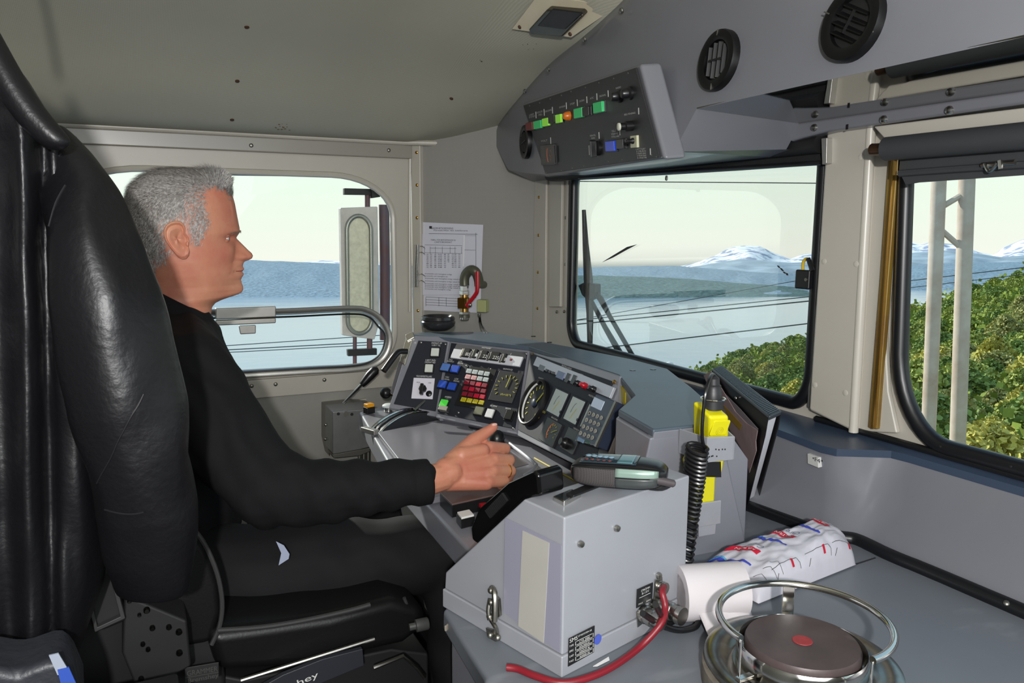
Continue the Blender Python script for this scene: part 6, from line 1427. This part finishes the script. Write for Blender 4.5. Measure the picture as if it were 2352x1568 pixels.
# ================================================================ LEATHER JACKET
m_jk=mat('black_leather',(17,17,20),.40,spec=.42,bump=(110,.4,.002))
bp_=m_jk.node_tree
jk=thing('leather_jacket',on(60,60,'Y',1.06)+V((0,0,-1.0)),'black leather jacket hanging at the left edge in front of the seat','jacket')
YJ=1.06
edge=[(-60,-260),(60,-40),(180,62),(250,105),(320,150),(420,165),(600,200),(800,230),(1000,250),(1200,255),(1330,240),(1500,180),(1640,150)]
def edx(y):
    for (a,b),(c,d) in zip(edge,edge[1:]):
        if y<=c:return b+(d-b)*(y-a)/(c-a)
    return edge[-1][1]
def fold(x,y):
    f=.012*math.sin((x-20-(y-300)*.05)/34.)+.018*math.exp(-((x-48-(y-400)*.015)/22)**2)-.030*math.exp(-((x-98-(y-300)*.02)/16)**2)+.015*math.exp(-((x-150-(y-400)*.05)/30)**2)
    f+=.010*noise.noise(V((x*.012,y*.006,2)));return f
rows=[]
for i in range(90):
    y=-60+1700*i/89;xr=edx(y);fr1=[];bk1=[]
    for j in range(56):
        t=j/55;x=-330+(xr+330)*t;e=math.sqrt(max(0,1-abs(2*t-1)**6))
        fr1.append(on(x,y,'Y',YJ-(.055*e+fold(x,y)*e)));bk1.append(on(x,y,'Y',YJ+.04*e))
    rows.append(fr1+bk1[::-1][1:-1])
MB().loft(rows).build('body',m_jk,jk,smooth='all')
def sl(pts,nm,wr=.006,seed=0):
    mb=MB();P=[on(x,y,'Y',Y_) for x,y,r,Y_ in pts];rs=[r*.00060*Y_ for x,y,r,Y_ in pts]
    mb.tube(P,rs,seg=44,sub=12,up=(0,-1,0))
    n=len(mb.v)
    for k,v_ in enumerate(mb.v):
        i=k//44;a=2*math.pi*(k%44)/44
        s=noise.noise(V((v_.x*15+seed,v_.z*4.5+v_.x*5,v_.y*12)))*wr*2.2+noise.noise(V((v_.x*26,v_.z*14,v_.y*26+seed)))*wr*.8
        mb.v[k]=v_+V((s,-s*.8,0))
    global JB;JB=BVHTree.FromPolygons([tuple(p) for p in mb.v],mb.f)
    return mb.build(nm,m_jk,jk,smooth='all')
def sj(pts,r):
    P=[]
    for x,y in pts:
        d=V(ray(x,y)).normalized();h=JB.ray_cast(CV,d)
        if h[0]:P.append(h[0]-d*.0008)
    if len(P)>2:MB().tube(P,r,seg=6,sub=3).build('seam',m_seam,jk,smooth=True)
sl([(120,300,20,1.06),(140,350,34,1.05),(176,440,54,1.03),(213,560,78,1.00),(240,680,92,.99),(272,800,96,.985),(300,930,100,.985),(322,1050,94,.99),(340,1160,92,1.0),(350,1270,80,1.01),(352,1340,62,1.02),(352,1352,30,1.02)],'sleeve')
o=MB().loft([[on(x,y,'Y',YJ-d_) for (x,y),d_ in zip(r,ds)] for r,ds in(
 ([(-60,-45),(4,72),(58,172),(105,245),(150,298),(163,318)],(.05,.06,.07,.075,.08,.082)),([(-75,0),(-8,110),(44,200),(90,268),(138,315),(168,326)],(.075,.085,.09,.095,.10,.088)),([(-95,60),(-22,170),(34,260),(84,318),(128,345),(160,338)],(.075,.085,.09,.092,.094,.086)),([(-105,80),(-30,190),(28,275),(80,330),(122,352),(150,345)],(.06,.07,.075,.078,.08,.08)))],closed=False).build('collar',m_jk,jk,smooth='all')
o.modifiers.new('t','SOLIDIFY').thickness=.004
o.modifiers.new('sb','SUBSURF').levels=2;o.modifiers['sb'].render_levels=2
m_seam=mat('seam',(30,30,33),.35)
sj([(128+(x-128),y) for x,y in((140,352),(118,375),(98,405),(90,440),(92,480))],.0012)
sj([(150,425),(128,465),(112,520),(106,570),(108,600)],.0012)
sj([(330,905),(318,930),(302,955),(286,985),(270,1015),(255,1050),(235,1085),(222,1110)],.0010)
sj([(240,1170),(262,1176),(285,1180),(310,1180),(330,1176)],.0010)
tube('hanging_loop',[on(-60,-30,'Y',YJ),V((on(-60,-30,'Y',YJ).x,YJ,1.93))],.004,m_black,jk,seg=8)
# bag low on the left
bgp=thing('plastic_bag',on(60,1700,'Y',.95),'grey and blue plastic bag at the lower left beneath the jacket','bag')
prism('bag_body',L([(-60,1530),(40,1545),(108,1520),(138,1512),(162,1545),(185,1600),(190,1720),(-60,1720)],'Y',.90),(0,.08,0),mat('grey_bag',(44,46,52),.45,bump=(25,.4,.01)),bgp,bev=.01)
prism('white_print',L([(112,1505),(134,1500),(152,1530),(160,1545),(132,1550)],'Y',.893),(0,.002,0),mat('bag_white',(150,158,172),.4),bgp)
prism('blue_print',L([(132,1538),(158,1532),(176,1572),(140,1572)],'Y',.892),(0,.002,0),mat('bag_blue',(50,80,165),.4),bgp)
lk=on(60,1720,'Y',.95);MB().box(V((lk.x,.95,lk.z/2-.002)),(.16,0,0),(0,.10,0),(0,0,lk.z/2-.002)).build('locker',m_blackm,None,bev=.004,tag_=('low black locker under the plastic bag beside the seat','locker'))
